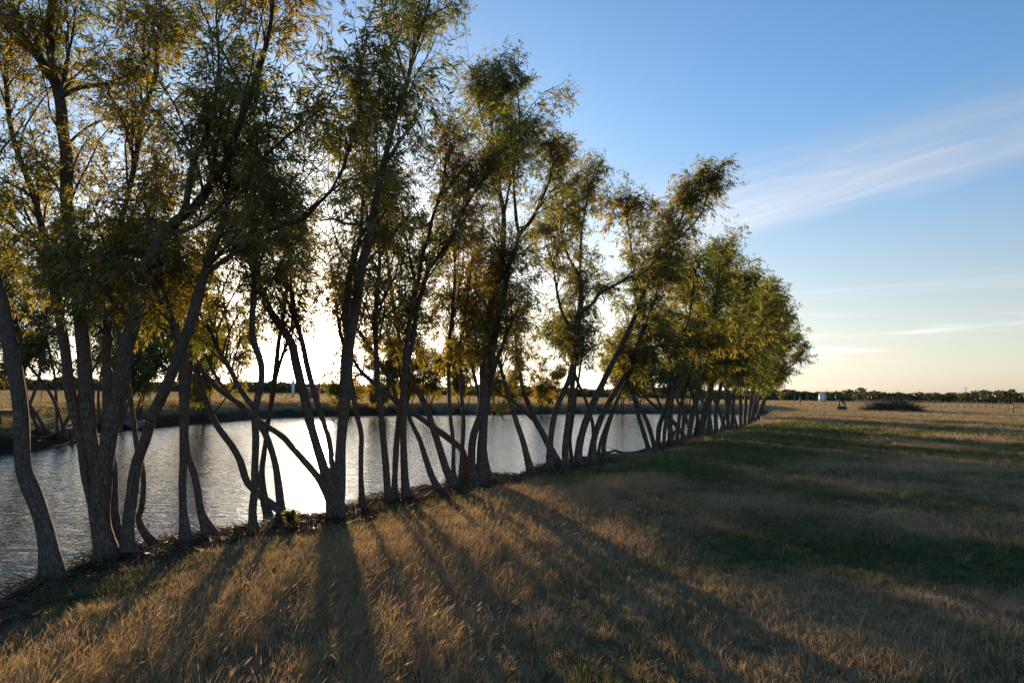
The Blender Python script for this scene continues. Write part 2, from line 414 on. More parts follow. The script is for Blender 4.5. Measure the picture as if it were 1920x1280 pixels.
# ------------------------------------------------------------------ tube and leaf builders
def norm(v): return v / np.maximum(np.linalg.norm(v, axis=-1, keepdims=True), 1e-9)
def tubes(P, Rr, sides, cap=False):
    """P (n,k,3) centre lines, Rr (n,k) radii -> V, F, UV(u metres-ish around, v metres along)"""
    n, k, _ = P.shape
    T = np.gradient(P, axis=1); T = norm(T)
    ref = np.where(np.abs(T[:, :1, 2:3]) > 0.95, np.array([1.0, 0, 0]), np.array([0, 0, 1.0]))
    ref = np.broadcast_to(ref, T.shape)
    A = norm(np.cross(T, ref)); B = np.cross(T, A)
    ang = np.arange(sides) * 2 * math.pi / sides
    V = P[:, :, None] + Rr[:, :, None, None] * (A[:, :, None] * np.cos(ang)[None, None, :, None] + B[:, :, None] * np.sin(ang)[None, None, :, None])
    base = (np.arange(n) * k * sides)[:, None, None]
    i = np.arange(k - 1)[None, :, None] * sides; j = np.arange(sides)[None, None, :]; j2 = (j + 1) % sides
    F = np.stack([base + i + j, base + i + j2, base + i + sides + j2, base + i + sides + j], -1).reshape(-1, 4)
    L = np.concatenate([np.zeros((n, 1)), np.cumsum(np.linalg.norm(np.diff(P, axis=1), axis=2), 1)], 1)
    UV = np.stack([np.broadcast_to(np.abs(((ang / math.pi) - 1))[None, None] * Rr.mean(1)[:, None, None] * 3.0, (n, k, sides)), np.broadcast_to(L[:, :, None], (n, k, sides))], -1)
    return V.reshape(-1, 3), F, UV.reshape(-1, 2)
def catmull(P, m):
    P = np.asarray(P, float); n = len(P)
    if n == 2: 
        t = np.linspace(0, 1, m)[:, None]; return P[0] * (1 - t) + P[1] * t
    E = np.vstack([2 * P[0] - P[1], P, 2 * P[-1] - P[-2]])
    seg = np.linalg.norm(np.diff(P[:, :3], axis=0), axis=1); cum = np.concatenate([[0], np.cumsum(seg)])
    s = np.linspace(0, cum[-1], m); out = np.zeros((m, P.shape[1]))
    k = np.clip(np.searchsorted(cum, s, side='right') - 1, 0, n - 2); t = ((s - cum[k]) / np.maximum(seg[k], 1e-9))[:, None]
    p0, p1, p2, p3 = E[k], E[k + 1], E[k + 2], E[k + 3]
    return 0.5 * ((2 * p1) + (-p0 + p2) * t + (2 * p0 - 5 * p1 + 4 * p2 - p3) * t ** 2 + (-p0 + 3 * p1 - 3 * p2 + p3) * t ** 3)
def at(P, i, t):
    """points and tangents on polylines P (n,k,3) of index i at parameter t"""
    k = P.shape[1]; f = np.clip(t, 0, 0.9999) * (k - 1); a = f.astype(int); w = (f - a)[:, None]
    p = P[i, a] * (1 - w) + P[i, a + 1] * w; d = norm(P[i, a + 1] - P[i, a]); return p, d
def children(P, Rr, i, t, length, spread, up, k, r0, wob=0.25, droop=0.0, g=rng):
    """new polylines leaving P[i] at t"""
    p, d = at(P, i, t); n = len(i)
    rnd = norm(g.normal(size=(n, 3))); rnd = norm(rnd - (rnd * d).sum(1, keepdims=True) * d)
    v = norm(d + rnd * np.broadcast_to(spread, (n,))[:, None] + np.array([0, 0, 1.0]) * up)
    C = np.zeros((n, k, 3)); C[:, 0] = p; st = (length / (k - 1))[:, None]
    bend = norm(g.normal(size=(n, 3))) * wob
    for j in range(1, k):
        v = norm(v + bend / (k - 1) * 1.5 + g.normal(size=(n, 3)) * wob * 0.35 + np.array([0, 0, up * 0.6 - droop]) / (k - 1))
        C[:, j] = C[:, j - 1] + v * st
    rr = np.minimum(np.broadcast_to(r0, (n,)), 1e9)[:, None] * np.linspace(1, 0.35, k)[None]
    return C, rr
def leaves(P, per, size, width, g=rng, tmin=0.1, droop=0.35):
    """leaf quads along polylines P"""
    n = len(P)
    i = np.repeat(np.arange(n), per); t = g.uniform(tmin, 1.0, len(i))
    p, d = at(P, i, t); m = len(i)
    rnd = g.normal(size=(m, 3)); rnd = norm(rnd - (rnd * d).sum(1, keepdims=True) * d)
    ax = norm(d * 0.75 + rnd * 0.8 + np.array([0, 0, -droop]))
    sd_ = norm(np.cross(ax, norm(g.normal(size=(m, 3)))))
    L = size * g.uniform(0.65, 1.2, m)[:, None]; W = width * g.uniform(0.8, 1.2, m)[:, None]
    mid = p + ax * L * 0.45
    tip = p + ax * L + np.array([0, 0, -0.12]) * L
    V = np.stack([p, mid + sd_ * W / 2, tip, mid - sd_ * W / 2], 1)
    F = np.arange(m * 4).reshape(m, 4)
    return V.reshape(-1, 3), F, p

def stem3d(pts, base, drift, g, m):
    """traced stem: photo points (x, y, diameter) put at the base's own distance, leaning towards or away from the water"""
    D0 = float(np.dot(base - EYE, CF)); x0 = pts[0][0]
    ph = g.uniform(0, 6.28); out = []
    y0 = pts[0][1]
    for q, (x, y, w) in enumerate(pts):
        hfrac = (y0 - y) / FPX * D0
        D = D0 - (x - x0) / FPX * D0 * 0.42 + drift * hfrac + 0.05 * math.sin(ph + hfrac * 1.3) * min(1, hfrac)
        p = EYE + ray(x, y) * D
        out.append([*p, w * D / FPX / 2])
    return np.array(out)

def build_tree(name, stems, limbs, label, leafy, cat='tree', group=None, lod=1.0, dens=1.0, Lb=1.0, drift=None, seed=0, base_px=None, raw=None, tint0=0.42):
    """stems: traced polylines that start at the ground; limbs: traced polylines that leave a stem; raw: stems given in metres"""
    g = np.random.default_rng(seed + 101)
    K = 30
    S = []; lf = []; owner = []; trunks = []
    if raw is None:
        bases = [on_ground(s[0][0], s[0][1]) for s in stems]
        origin = bases[0].copy()
        for s, b in zip(stems, bases):
            dr = drift if drift is not None else g.uniform(-0.08, 0.10)
            a = stem3d(s, b, dr, g, K)
            foot = a[0].copy(); foot[:3] = b; foot[2] -= 0.12; foot[3] *= 1.15
            a[0, :3] = b; a = np.vstack([foot, a])
            a = catmull(a, K * 2); a[:, 3] = np.maximum(a[:, 3], 0.006)
            S.append((a, True)); yy = np.interp(np.linspace(0, 1, K * 2), np.linspace(0, 1, len(s)), [q[1] for q in s])
            t0 = np.argmax(a[:, 2] > zmin_of(leafy, b)) / (K * 2 - 1) if leafy else 0.4
            lf.append(max(0.12, t0) if a[:, 2].max() > zmin_of(leafy, b) else 0.85)
        for (si, l) in limbs:
            src = S[si][0]
            # the limb starts on its stem: take that stem's distance there
            pr = [((np.dot(p[:3] - EYE, CR) / np.dot(p[:3] - EYE, CF)) * FPX + 960, 640 - (np.dot(p[:3] - EYE, CU) / np.dot(p[:3] - EYE, CF)) * FPX) for p in src]
            k = int(np.argmin([(u - l[0][0]) ** 2 + (v - l[0][1]) ** 2 for u, v in pr])); b = src[k, :3]
            a = stem3d(l, b, g.uniform(-0.25, 0.25), g, K); a[0, :3] = b
            a = catmull(a, K); a[:, 3] = np.maximum(a[:, 3], 0.005); S.append((a, False)); lf.append(0.18); owner.append(si)
    else:
        origin = raw[0][0][0][:3].copy()
        for a, t0 in raw:
            a = catmull(a, K * 2); S.append((a, True)); lf.append(t0)
    root = empty(name, origin); tag(root, label, cat, group)
    D = float(np.dot(origin - EYE, CF))
    sides = 14 if D < 14 else (9 if D < 30 else 6)
    for a, isst in S:
        h = np.concatenate([[0], np.cumsum(np.linalg.norm(np.diff(a[:, :3], axis=0), axis=1))])
        rr = a[:, 3].copy()
        if isst: rr *= 1 + 0.34 * np.exp(-np.maximum(h - 0.12, 0) / 0.12)
        kk = len(rr)
        rr *= 1 + 0.07 * (vnoise(h * 4.0, np.full(kk, seed * 3.7)) - 0.5) * 2
        V, F, UV = tubes(a[None, :, :3], rr[None], sides)
        # uneven, ridged section
        c = np.repeat(a[:, :3], sides, 0); an = np.tile(np.arange(sides), kk)
        hh = np.repeat(h, sides)
        k_ = 1 + 0.13 * (vnoise(an * 0.9 + seed, hh * 1.6) - 0.5) * 2 * 1.0 + 0.05 * (vnoise(an * 2.3 + 9, hh * 7) - 0.5) * 2
        if isst: k_ += 0.22 * np.exp(-hh / 0.18) * np.sin(an * 2 * math.pi / sides * 3 + seed)
        V = c + (V - c) * k_[:, None]
        if isst: trunks.append(mesh_np('trunk', V, F, BARK, root, origin, True, uv=UV))
        else: mesh_np('limb', V, F, BARK, trunks[owner.pop(0)], origin, True, uv=UV)
    SP = np.stack([catmull(a, K)[:, :3] for a, _ in S]); SR = np.stack([catmull(a, K)[:, 3] for a, _ in S])
    SL = np.linalg.norm(np.diff(SP, axis=1), axis=2).sum(1)
    ii, tt, ll, uu = [], [], [], []
    for s in range(len(S)):
        t0 = lf[s]; Ls = SL[s] * (1 - t0)
        n = max(3, int(Ls * 6.8 * dens / (lod ** 0.35)))
        t = t0 + (1 - t0) * g.uniform(0, 0.97, n)
        ii += [s] * n; tt += list(t); u = (t - t0) / (1 - t0 + 1e-6)
        ll += list(Lb * g.uniform(0.55, 1.15, n) * (0.55 + 0.55 * np.sin(np.clip(u * 0.85 + 0.12, 0, 1) * math.pi)))
        ne = 3; ii += [s] * ne; tt += list(g.uniform(0.86, 0.999, ne)); ll += list(Lb * g.uniform(0.5, 1.05, ne)); uu += list(u) + [1.15] * ne
    ii = np.array(ii); tt = np.array(tt); ll = np.array(ll)
    r_at = SR[ii, np.clip((tt * (K - 1)).astype(int), 0, K - 1)]
    B1, R1 = children(SP, SR, ii, tt, ll, g.uniform(0.5, 1.15, len(ii)) * (1 - 0.62 * np.clip(np.array(uu), 0, 1.2) ** 1.5), 0.35, 7, np.minimum(r_at * 0.5, 0.006 + 0.010 * ll), 0.35, 0.1, g)
    n2 = max(3, int(round(7 * dens / lod ** 0.25)))
    i2 = np.repeat(np.arange(len(B1)), n2); t2 = g.uniform(0.15, 1.0, len(i2))
    l2 = np.repeat(ll, n2) * g.uniform(0.3, 0.6, len(i2))
    B2, R2 = children(B1, R1, i2, t2, l2, g.uniform(0.4, 0.9, len(i2)), 0.12, 4, 0.0045 * lod ** 0.5, 0.4, 0.25, g)
    n3 = max(2, int(round(5 / lod ** 0.5)))
    i3 = np.repeat(np.arange(len(B2)), n3); t3 = g.uniform(0.2, 1.0, len(i3))
    l3 = g.uniform(0.14, 0.34, len(i3)) * lod ** 0.35
    B3, R3 = children(B2, R2, i3, t3, l3, g.uniform(0.4, 0.9, len(i3)), 0.0, 2, 0.0022 * lod ** 0.7, 0.3, 0.45, g)
    Vs, Fs, off = [], [], 0
    for P_, R_, sd_ in ((B1, R1, 5), (B2, R2, 3)) + (((B3, R3, 3),) if lod < 2.2 else ()):
        V, F, _ = tubes(P_, R_, sd_); Vs.append(V); Fs.append(F + off); off += len(V)
    tag(mesh_np('branchwork', np.concatenate(Vs), np.concatenate(Fs), TWIG, root, origin, True), kind='stuff')
    size = 0.092 * lod ** 0.8; wid = 0.0155 * lod ** 0.95
    v1, f1, p1 = leaves(B3, max(3, int(round(9 / lod ** 0.35))), size, wid, g)
    v2, f2, p2 = leaves(B2, 4, size, wid, g, 0.3)
    V = np.concatenate([v1, v2]); F = np.concatenate([f1, f2 + len(v1)]); pc = np.concatenate([p1, p2])
    cl_ = fbm(pc[:, 0] * 1.6 + pc[:, 2] * 0.9, pc[:, 1] * 1.6 + pc[:, 2] * 1.3, 3)
    tint = np.clip(tint0 + 1.1 * (cl_ - 0.5) + g.normal(0, 0.13, len(pc)), 0, 1)
    mesh_np('crown', V, F, LEAF, root, origin, fattr={'tint': tint})
    return len(F)
def zmin_of(leafy, b):
    """height in metres above which the stem carries leaves; leafy is a photo row at the base's distance"""
    D = float(np.dot(b - EYE, CF)); return float((EYE + ray(960, leafy) * D)[2])

# ------------------------------------------------------------------ the row of willows
ROW = 'willows along the near bank'
T = []
T.append(dict(n='A', stems=[[(97, 1084, 36), (89, 1012, 30), (72, 950, 29), (46, 887, 28), (41, 840, 27), (39, 778, 26), (31, 716, 25), (16, 631, 24), (3, 569, 22), (-25, 480, 20), (-50, 380, 17), (-62, 250, 12), (-60, 130, 7)]],
     limbs=[], leafy=560, label='single bent willow trunk at the near end of the bank row'))
T.append(dict(n='B', stems=[
    [(203, 1047, 38), (188, 981, 33), (193, 900, 31), (200, 850, 30), (206, 809, 30), (219, 756, 28), (230, 700, 26), (237, 647, 25), (250, 609, 24), (262, 553, 22), (281, 491, 21), (306, 441, 19), (337, 409, 18), (362, 391, 17), (394, 350, 15), (420, 310, 14), (450, 230, 12), (480, 150, 9), (505, 60, 7), (515, -30, 5)],
    [(196, 1043, 24), (180, 960, 26), (183, 888, 26), (173, 840, 26), (166, 794, 25), (161, 731, 24), (156, 647, 23), (148, 569, 22), (144, 506, 22), (134, 444, 22), (125, 370, 21), (125, 297, 20), (117, 244, 19), (112, 187, 18), (94, 134, 13), (69, 103, 11), (44, 62, 10), (25, 16, 9), (10, -50, 7)],
    [(190, 1040, 18), (175, 950, 19), (162, 887, 20), (150, 809, 19), (137, 762, 19), (128, 716, 18), (125, 678, 17), (116, 616, 16), (106, 569, 15), (97, 506, 14), (84, 450, 13), (75, 412, 12), (59, 353, 11), (31, 281, 9), (19, 234, 8), (14, 187, 8), (12, 134, 7), (22, 60, 5)],
    [(221, 1030, 22), (212, 950, 18), (211, 887, 17), (205, 830, 16), (200, 778, 15), (200, 700, 15), (201, 631, 14), (203, 569, 13), (212, 506, 12), (225, 428, 10), (240, 366, 9), (253, 306, 9), (262, 250, 8), (269, 203, 8), (281, 175, 7), (294, 140, 6), (297, 70, 4)]],
    limbs=[(0, [(345, 402, 13), (350, 375, 12), (355, 340, 12), (365, 300, 11), (385, 260, 9), (400, 200, 7), (410, 120, 5), (405, 30, 4)]),
           (1, [(108, 160, 13), (94, 103, 12), (89, 56, 12), (94, 19, 10), (110, -40, 7)]),
           (1, [(115, 175, 9), (120, 150, 8), (123, 125, 8), (128, 109, 6)]),
           (1, [(113, 182, 9), (147, 166, 8), (187, 159, 7), (238, 153, 6), (262, 122, 4), (281, 100, 3)]),
           (0, [(237, 650, 9), (222, 625, 7), (212, 600, 6), (200, 570, 4)]),
           (0, [(306, 441, 10), (350, 430, 8), (400, 400, 7), (450, 340, 6), (510, 280, 5), (570, 230, 4), (620, 190, 3)])],
    leafy=668, dens=0.88, label='largest willow clump with four thick furrowed trunks from one base'))
T.append(dict(n='C', stems=[[(239, 1037, 25), (240, 981, 21), (247, 925, 20), (256, 869, 20), (272, 825, 20), (287, 778, 20), (306, 737, 20), (322, 700, 20), (344, 641, 20), (359, 600, 18), (372, 553, 17), (384, 512, 15), (403, 456, 12), (416, 425, 10), (425, 387, 8), (428, 340, 6), (440, 270, 4)]],
    limbs=[(0, [(388, 510, 11), (425, 484, 9), (450, 466, 9), (481, 444, 9), (519, 425, 9), (566, 412, 8), (597, 381, 7), (619, 359, 5), (640, 320, 4), (660, 270, 3)]),
           (0, [(344, 645, 9), (328, 610, 8), (318, 575, 6), (300, 530, 5)])],
    leafy=610, label='willow with one trunk leaning steeply towards the field beside the four-trunk clump'))
T.append(dict(n='C2', stems=[[(292, 1024, 14), (272, 1000, 13), (260, 972, 11), (266, 950, 10), (269, 903, 9), (266, 875, 9), (256, 834, 9), (250, 787, 9), (244, 747, 9), (237, 706, 8), (225, 647, 6), (214, 600, 5), (203, 550, 4)]],
    limbs=[], leafy=640, dens=0.7, label='thin crooked willow stem hooked at its foot'))
T.append(dict(n='D', stems=[[(348, 1017, 24), (344, 962, 14), (342, 916, 13), (344, 853, 14), (345, 791, 17), (344, 728, 18), (344, 666, 17), (338, 640, 14), (322, 605, 11), (305, 572, 9), (290, 540, 8), (280, 490, 6), (275, 430, 5), (285, 360, 4)]],
    limbs=[], leafy=620, label='straight upright willow stem flared at the waterline'))
T.append(dict(n='D2', stems=[[(394, 1004, 26), (378, 962, 14), (370, 916, 13), (362, 881, 12), (352, 853, 11), (349, 825, 10), (350, 770, 10), (356, 700, 9), (362, 640, 8), (372, 580, 7), (380, 500, 5), (395, 440, 4)]],
    limbs=[], leafy=600, dens=0.8, label='willow stem bowed at the knee with a wide root foot'))
T.append(dict(n='E2', stems=[[(475, 996, 16), (473, 962, 14), (477, 916, 14), (478, 869, 13), (480, 822, 13), (478, 775, 13), (484, 744, 13), (491, 706, 12), (488, 675, 12), (475, 637, 11), (473, 606, 10), (475, 566, 10), (477, 519, 9), (481, 472, 9), (480, 425, 8), (469, 394, 7), (462, 340, 5), (470, 270, 4)]],
    limbs=[(0, [(475, 772, 9), (453, 734, 9), (434, 697, 9), (409, 655, 9), (397, 625, 8), (381, 597, 8), (366, 566, 5), (350, 520, 4)])],
    leafy=600, label='slender S-curved willow with a long side limb over the pond'))
T.append(dict(n='E', stems=[[(545, 974, 12), (531, 962, 13), (503, 941, 13), (478, 919, 13), (462, 900, 14), (450, 862, 13), (434, 834, 13), (409, 800, 12), (391, 766, 12), (381, 737, 11), (369, 697, 11), (357, 669, 10), (335, 645, 8), (312, 622, 6), (280, 600, 5)],
    [(528, 968, 16), (523, 916, 13), (516, 869, 12), (505, 831, 12), (491, 803, 11), (456, 762, 10), (425, 741, 9), (394, 712, 8), (372, 684, 7), (345, 640, 5), (320, 600, 4)],
    [(507, 974, 18), (495, 931, 14), (491, 887, 12), (497, 837, 9), (503, 791, 9), (512, 734, 9), (519, 675, 8), (523, 637, 7), (531, 597, 7), (533, 566, 6), (536, 544, 5), (540, 490, 4)]],
    limbs=[(2, [(514, 728, 6), (525, 681, 5), (534, 653, 5), (547, 606, 4), (550, 575, 3)])],
    leafy=655, dens=0.8, label='three-stemmed willow sprawling low across the pond'))
T.append(dict(n='F', stems=[
    [(630, 972, 28), (636, 916, 22), (639, 837, 19), (644, 775, 20), (648, 712, 22), (652, 660, 22), (657, 630, 20), (662, 605, 18), (669, 562, 17), (675, 516, 17), (684, 475, 16), (694, 437, 15), (700, 400, 14), (708, 359, 12), (716, 328, 11), (733, 250, 9), (750, 197, 8), (764, 150, 7), (778, 94, 6), (792, 47, 5), (806, 0, 4), (815, -40, 3)],
    [(627, 962, 22), (609, 884, 18), (594, 837, 17), (581, 791, 17), (572, 750, 16), (562, 712, 16), (553, 670, 16), (547, 644, 15), (525, 609, 13), (506, 581, 12), (491, 544, 10), (478, 516, 9), (469, 487, 7), (462, 462, 6), (455, 410, 4)],
    [(632, 958, 12), (625, 900, 10), (619, 837, 10), (609, 800, 10), (594, 753, 10), (584, 719, 10), (575, 681, 10), (566, 637, 9), (556, 606, 8), (550, 575, 7), (545, 530, 5), (548, 480, 4)],
    [(640, 955, 20), (622, 936, 18), (600, 900, 14), (575, 869, 13), (550, 841, 12), (531, 819, 11), (503, 800, 10), (484, 787, 9), (456, 766, 8), (430, 740, 7), (405, 705, 5), (385, 665, 4)]],
    limbs=[(0, [(654, 640, 13), (647, 600, 12), (650, 562, 12), (655, 516, 11), (666, 480, 9), (676, 440, 7), (680, 380, 6), (684, 320, 5), (690, 240, 4)]),
           (0, [(764, 150, 5), (745, 98, 5), (724, 56, 4), (717, 23, 3), (715, -20, 3)]),
           (0, [(698, 410, 6), (678, 419, 5), (647, 419, 5), (625, 411, 4), (600, 414, 3)])],
    leafy=655, dens=0.9, label='tall willow with a stout upright trunk and three leaning stems'))
T.append(dict(n='G', stems=[[(680, 948, 12), (677, 897, 9), (677, 850, 9), (677, 812, 9), (669, 778, 9), (661, 734, 9), (655, 700, 8), (648, 660, 7), (636, 615, 5), (630, 560, 4)]],
    limbs=[], leafy=690, dens=0.7, label='thin solitary willow stem kinked halfway, next to the tall stout willow'))
T.append(dict(n='H', stems=[[(728, 941, 14), (725, 897, 12), (720, 834, 11), (714, 772, 11), (708, 719, 11), (706, 678, 10), (704, 631, 9), (704, 600, 9), (706, 570, 8), (709, 530, 7), (712, 490, 5), (704, 430, 4)]],
    limbs=[], leafy=690, dens=1.1, label='upright slim willow crossed by a leaning limb'))
T.append(dict(n='I', stems=[
    [(761, 935, 18), (758, 881, 14), (756, 819, 12), (756, 756, 13), (758, 709, 12), (761, 678, 12), (763, 645, 10), (768, 600, 9), (772, 570, 9), (780, 547, 9), (786, 516, 8), (794, 469, 7), (803, 450, 7), (809, 416, 6), (819, 384, 5), (831, 350, 4), (838, 290, 3)],
    [(739, 938, 14), (740, 897, 11), (742, 850, 11), (746, 803, 10), (752, 760, 10), (760, 700, 9), (769, 660, 9), (775, 631, 8), (781, 578, 8), (792, 541, 8), (803, 506, 8), (825, 478, 8), (844, 450, 7), (856, 422, 6), (875, 384, 5), (897, 350, 4), (916, 322, 3), (938, 285, 3)]],
    limbs=[(0, [(808, 420, 5), (787, 428, 4), (769, 416, 3), (744, 391, 3)])],
    leafy=680, dens=1.05, label='pair of upright willow trunks that part in a narrow fork'))
T.append(dict(n='J', stems=[[(821, 920, 14), (809, 891, 11), (797, 856, 10), (787, 825, 9), (775, 800, 8), (766, 778, 7), (760, 755, 6), (752, 715, 5), (745, 670, 4)]],
    limbs=[], leafy=740, dens=0.6, label='short bowed willow stem bending to the forked pair'))
T.append(dict(n='K', stems=[
    [(852, 914, 16), (837, 881, 14), (825, 844, 13), (812, 803, 12), (800, 766, 12), (784, 734, 11), (772, 712, 10), (760, 685, 8), (750, 640, 7), (741, 594, 7), (734, 547, 6), (730, 516, 6), (725, 475, 5), (719, 430, 4)],
    [(855, 913, 9), (850, 880, 8), (850, 834, 7), (845, 787, 7), (842, 741, 7), (841, 694, 7), (842, 647, 7), (847, 600, 6), (850, 560, 5), (853, 510, 4), (850, 460, 3)],
    [(863, 909, 10), (866, 850, 8), (869, 787, 8), (866, 750, 7), (864, 700, 7), (863, 650, 6), (870, 600, 5), (878, 540, 4), (885, 490, 3)],
    [(874, 905, 13), (868, 848, 11), (837, 819, 11), (803, 794, 10), (775, 775, 9), (747, 756, 9), (722, 734, 8), (694, 712, 7), (672, 690, 6), (655, 660, 4)]],
    limbs=[(3, [(745, 752, 8), (734, 716, 7), (719, 694, 7), (694, 653, 6), (669, 616, 5), (650, 575, 4)])],
    leafy=715, dens=0.95, tint0=0.72, label='golden willow of four thin stems, one slanting low over the water'))
T.append(dict(n='L', stems=[
    [(889, 910, 20), (884, 860, 14), (888, 812, 14), (900, 781, 15), (908, 741, 18), (908, 694, 18), (912, 647, 16), (917, 610, 14), (922, 562, 13), (935, 530, 11), (941, 480, 10), (944, 437, 9), (944, 400, 8), (937, 359, 7), (928, 322, 6), (923, 270, 5), (922, 200, 4), (926, 130, 3)],
    [(899, 909, 15), (903, 819, 14), (912, 756, 14), (919, 694, 13), (925, 647, 12), (933, 600, 11), (939, 575, 10), (947, 547, 9), (953, 500, 9), (966, 469, 8), (975, 437, 7), (997, 412, 6), (1012, 380, 5), (1030, 340, 4), (1040, 285, 3)],
    [(906, 907, 12), (907, 850, 11), (909, 803, 10), (914, 760, 8), (925, 700, 7), (945, 640, 6), (965, 590, 4)],
    [(920, 905, 11), (912, 866, 9), (908, 837, 8), (904, 790, 7), (895, 730, 6), (882, 670, 5), (872, 600, 4)]],
    limbs=[(1, [(972, 445, 6), (970, 420, 5), (965, 370, 4), (962, 320, 3), (958, 230, 3)]),
           (0, [(943, 400, 5), (955, 350, 4), (970, 290, 4), (975, 230, 3), (970, 170, 2)]),
           (0, [(924, 280, 4), (905, 230, 3), (893, 180, 2)])],
    leafy=700, dens=0.95, Lb=0.88, label='tallest spire-shaped willow on a tight bundle of four trunks'))
T.append(dict(n='M', stems=[[(998, 892, 18), (988, 857, 13), (980, 826, 11), (969, 794, 10), (960, 763, 9), (953, 744, 8), (943, 705, 7), (932, 655, 5), (925, 600, 4), (920, 560, 3)]],
    limbs=[], leafy=750, dens=1.3, label='single willow leaning to the pond, apart from its neighbours'))
T.append(dict(n='N', stems=[
    [(1031, 884, 15), (1031, 841, 12), (1036, 794, 11), (1046, 760, 10), (1058, 732, 10), (1067, 713, 11), (1077, 679, 12), (1080, 638, 12), (1083, 607, 11), (1087, 578, 9), (1089, 547, 8), (1085, 516, 7), (1067, 484, 5), (1058, 456, 4), (1052, 431, 4), (1054, 385, 3), (1066, 340, 2)],
    [(1062, 878, 14), (1060, 841, 12), (1064, 794, 11), (1071, 747, 11), (1075, 706, 10), (1080, 660, 9), (1085, 610, 8), (1090, 560, 7), (1088, 506, 5), (1089, 453, 4), (1092, 425, 3), (1100, 380, 3), (1112, 330, 2)],
    [(1073, 870, 8), (1069, 826, 6), (1073, 790, 6), (1080, 740, 5), (1088, 690, 4), (1094, 640, 3)],
    [(1050, 872, 14), (1036, 847, 13), (1021, 819, 12), (1005, 791, 11), (992, 760, 10), (981, 732, 9), (975, 700, 7), (968, 660, 5), (965, 610, 4)]],
    limbs=[(0, [(1079, 632, 6), (1055, 587, 5), (1046, 556, 5), (1041, 525, 4), (1036, 494, 4), (1024, 460, 3)]),
           (0, [(1086, 588, 8), (1111, 569, 6), (1124, 550, 6), (1149, 537, 5), (1177, 522, 4), (1205, 512, 3), (1228, 490, 2)]),
           (3, [(1006, 795, 7), (992, 779, 7), (971, 760, 6), (958, 748, 5), (938, 740, 4)])],
    leafy=700, dens=1.0, Lb=0.85, label='fan-shaped willow with dark upright leaders and one stem slanting out'))
T.append(dict(n='O', stems=[[(1083, 874, 17), (1086, 835, 14), (1096, 797, 13), (1111, 760, 12), (1130, 719, 12), (1146, 685, 11), (1161, 657, 10), (1174, 629, 9), (1189, 597, 8), (1199, 572, 7), (1208, 547, 7), (1227, 519, 6), (1245, 490, 5), (1263, 450, 4), (1270, 425, 4), (1283, 400, 3), (1292, 365, 2)]],
    limbs=[(0, [(1196, 578, 5), (1190, 550, 4), (1188, 500, 3), (1180, 440, 3), (1172, 395, 2)]),
           (0, [(1160, 660, 6), (1200, 653, 5), (1250, 648, 4), (1300, 650, 3), (1340, 655, 2)]),
           (0, [(1262, 452, 4), (1290, 430, 3), (1315, 400, 3), (1328, 365, 2)])],
    leafy=640, dens=1.15, Lb=0.9, label='willow with a long trunk sweeping over towards the field, high leafy top'))
T.append(dict(n='P', stems=[
    [(1110, 871, 20), (1113, 829, 12), (1124, 791, 11), (1142, 754, 11), (1161, 722, 10), (1177, 694, 9), (1189, 663, 8), (1205, 622, 6), (1222, 575, 5), (1240, 525, 4)],
    [(1120, 868, 8), (1127, 826, 6), (1142, 785, 6), (1155, 754, 6), (1167, 729, 5), (1185, 690, 4), (1200, 640, 3)],
    [(1132, 866, 10), (1133, 832, 8), (1140, 800, 7), (1150, 770, 6), (1165, 730, 5), (1170, 680, 4)],
    [(1116, 866, 9), (1112, 801, 7), (1105, 772, 6), (1096, 744, 6), (1083, 716, 6), (1072, 680, 4), (1060, 640, 3)]],
    limbs=[], leafy=720, dens=1.2, label='splayed willow clump beside the fallen branch'))
T.append(dict(n='Q', stems=[
    [(1216, 840, 8), (1203, 799, 8), (1194, 766, 7), (1185, 729, 6), (1182, 700, 5), (1178, 650, 4)],
    [(1227, 836, 8), (1215, 794, 8), (1201, 766, 7), (1189, 743, 6), (1178, 700, 4)],
    [(1234, 838, 9), (1236, 801, 9), (1248, 766, 8), (1257, 733, 8), (1260, 691, 6), (1269, 661, 5), (1281, 630, 4), (1292, 595, 4), (1300, 540, 3), (1308, 490, 3)],
    [(1244, 839, 7), (1248, 794, 7), (1255, 759, 7), (1262, 720, 5), (1258, 660, 4), (1250, 600, 3)]],
    limbs=[], leafy=742, dens=1.25, label='dense willow clump on the muddy spit past the gap in the row'))
T.append(dict(n='Q5', stems=[
    [(1269, 834, 8), (1274, 783, 7), (1283, 736, 7), (1295, 701, 6), (1318, 650, 5), (1335, 600, 4), (1345, 540, 3), (1350, 490, 3)],
    [(1256, 830, 10), (1258, 771, 9), (1264, 730, 7), (1280, 680, 5), (1290, 620, 4), (1295, 560, 3)],
    [(1287, 824, 9), (1262, 790, 8), (1232, 765, 6), (1205, 740, 5)],
    [(1278, 829, 7), (1282, 780, 6), (1278, 740, 6), (1270, 700, 5), (1272, 650, 3)],
    [(1262, 835, 6), (1252, 795, 6), (1236, 755, 5), (1222, 720, 4)]],
    limbs=[], leafy=742, dens=1.25, label='willow clump behind the sunlit sapling'))
T.append(dict(n='R', stems=[
    [(1292, 823, 10), (1297, 783, 10), (1307, 747, 9), (1310, 715, 8), (1315, 680, 6), (1325, 620, 5), (1345, 560, 4), (1358, 505, 3), (1362, 470, 2)],
    [(1303, 820, 8), (1308, 783, 7), (1300, 747, 6), (1290, 715, 5), (1285, 660, 4)],
    [(1298, 822, 7), (1286, 785, 6), (1270, 750, 5), (1258, 715, 4)],
    [(1309, 821, 7), (1318, 775, 6), (1330, 735, 6), (1348, 690, 4), (1360, 640, 3)]],
    limbs=[], leafy=738, dens=1.35, label='willow with four splayed pale trunks, third clump after the gap'))
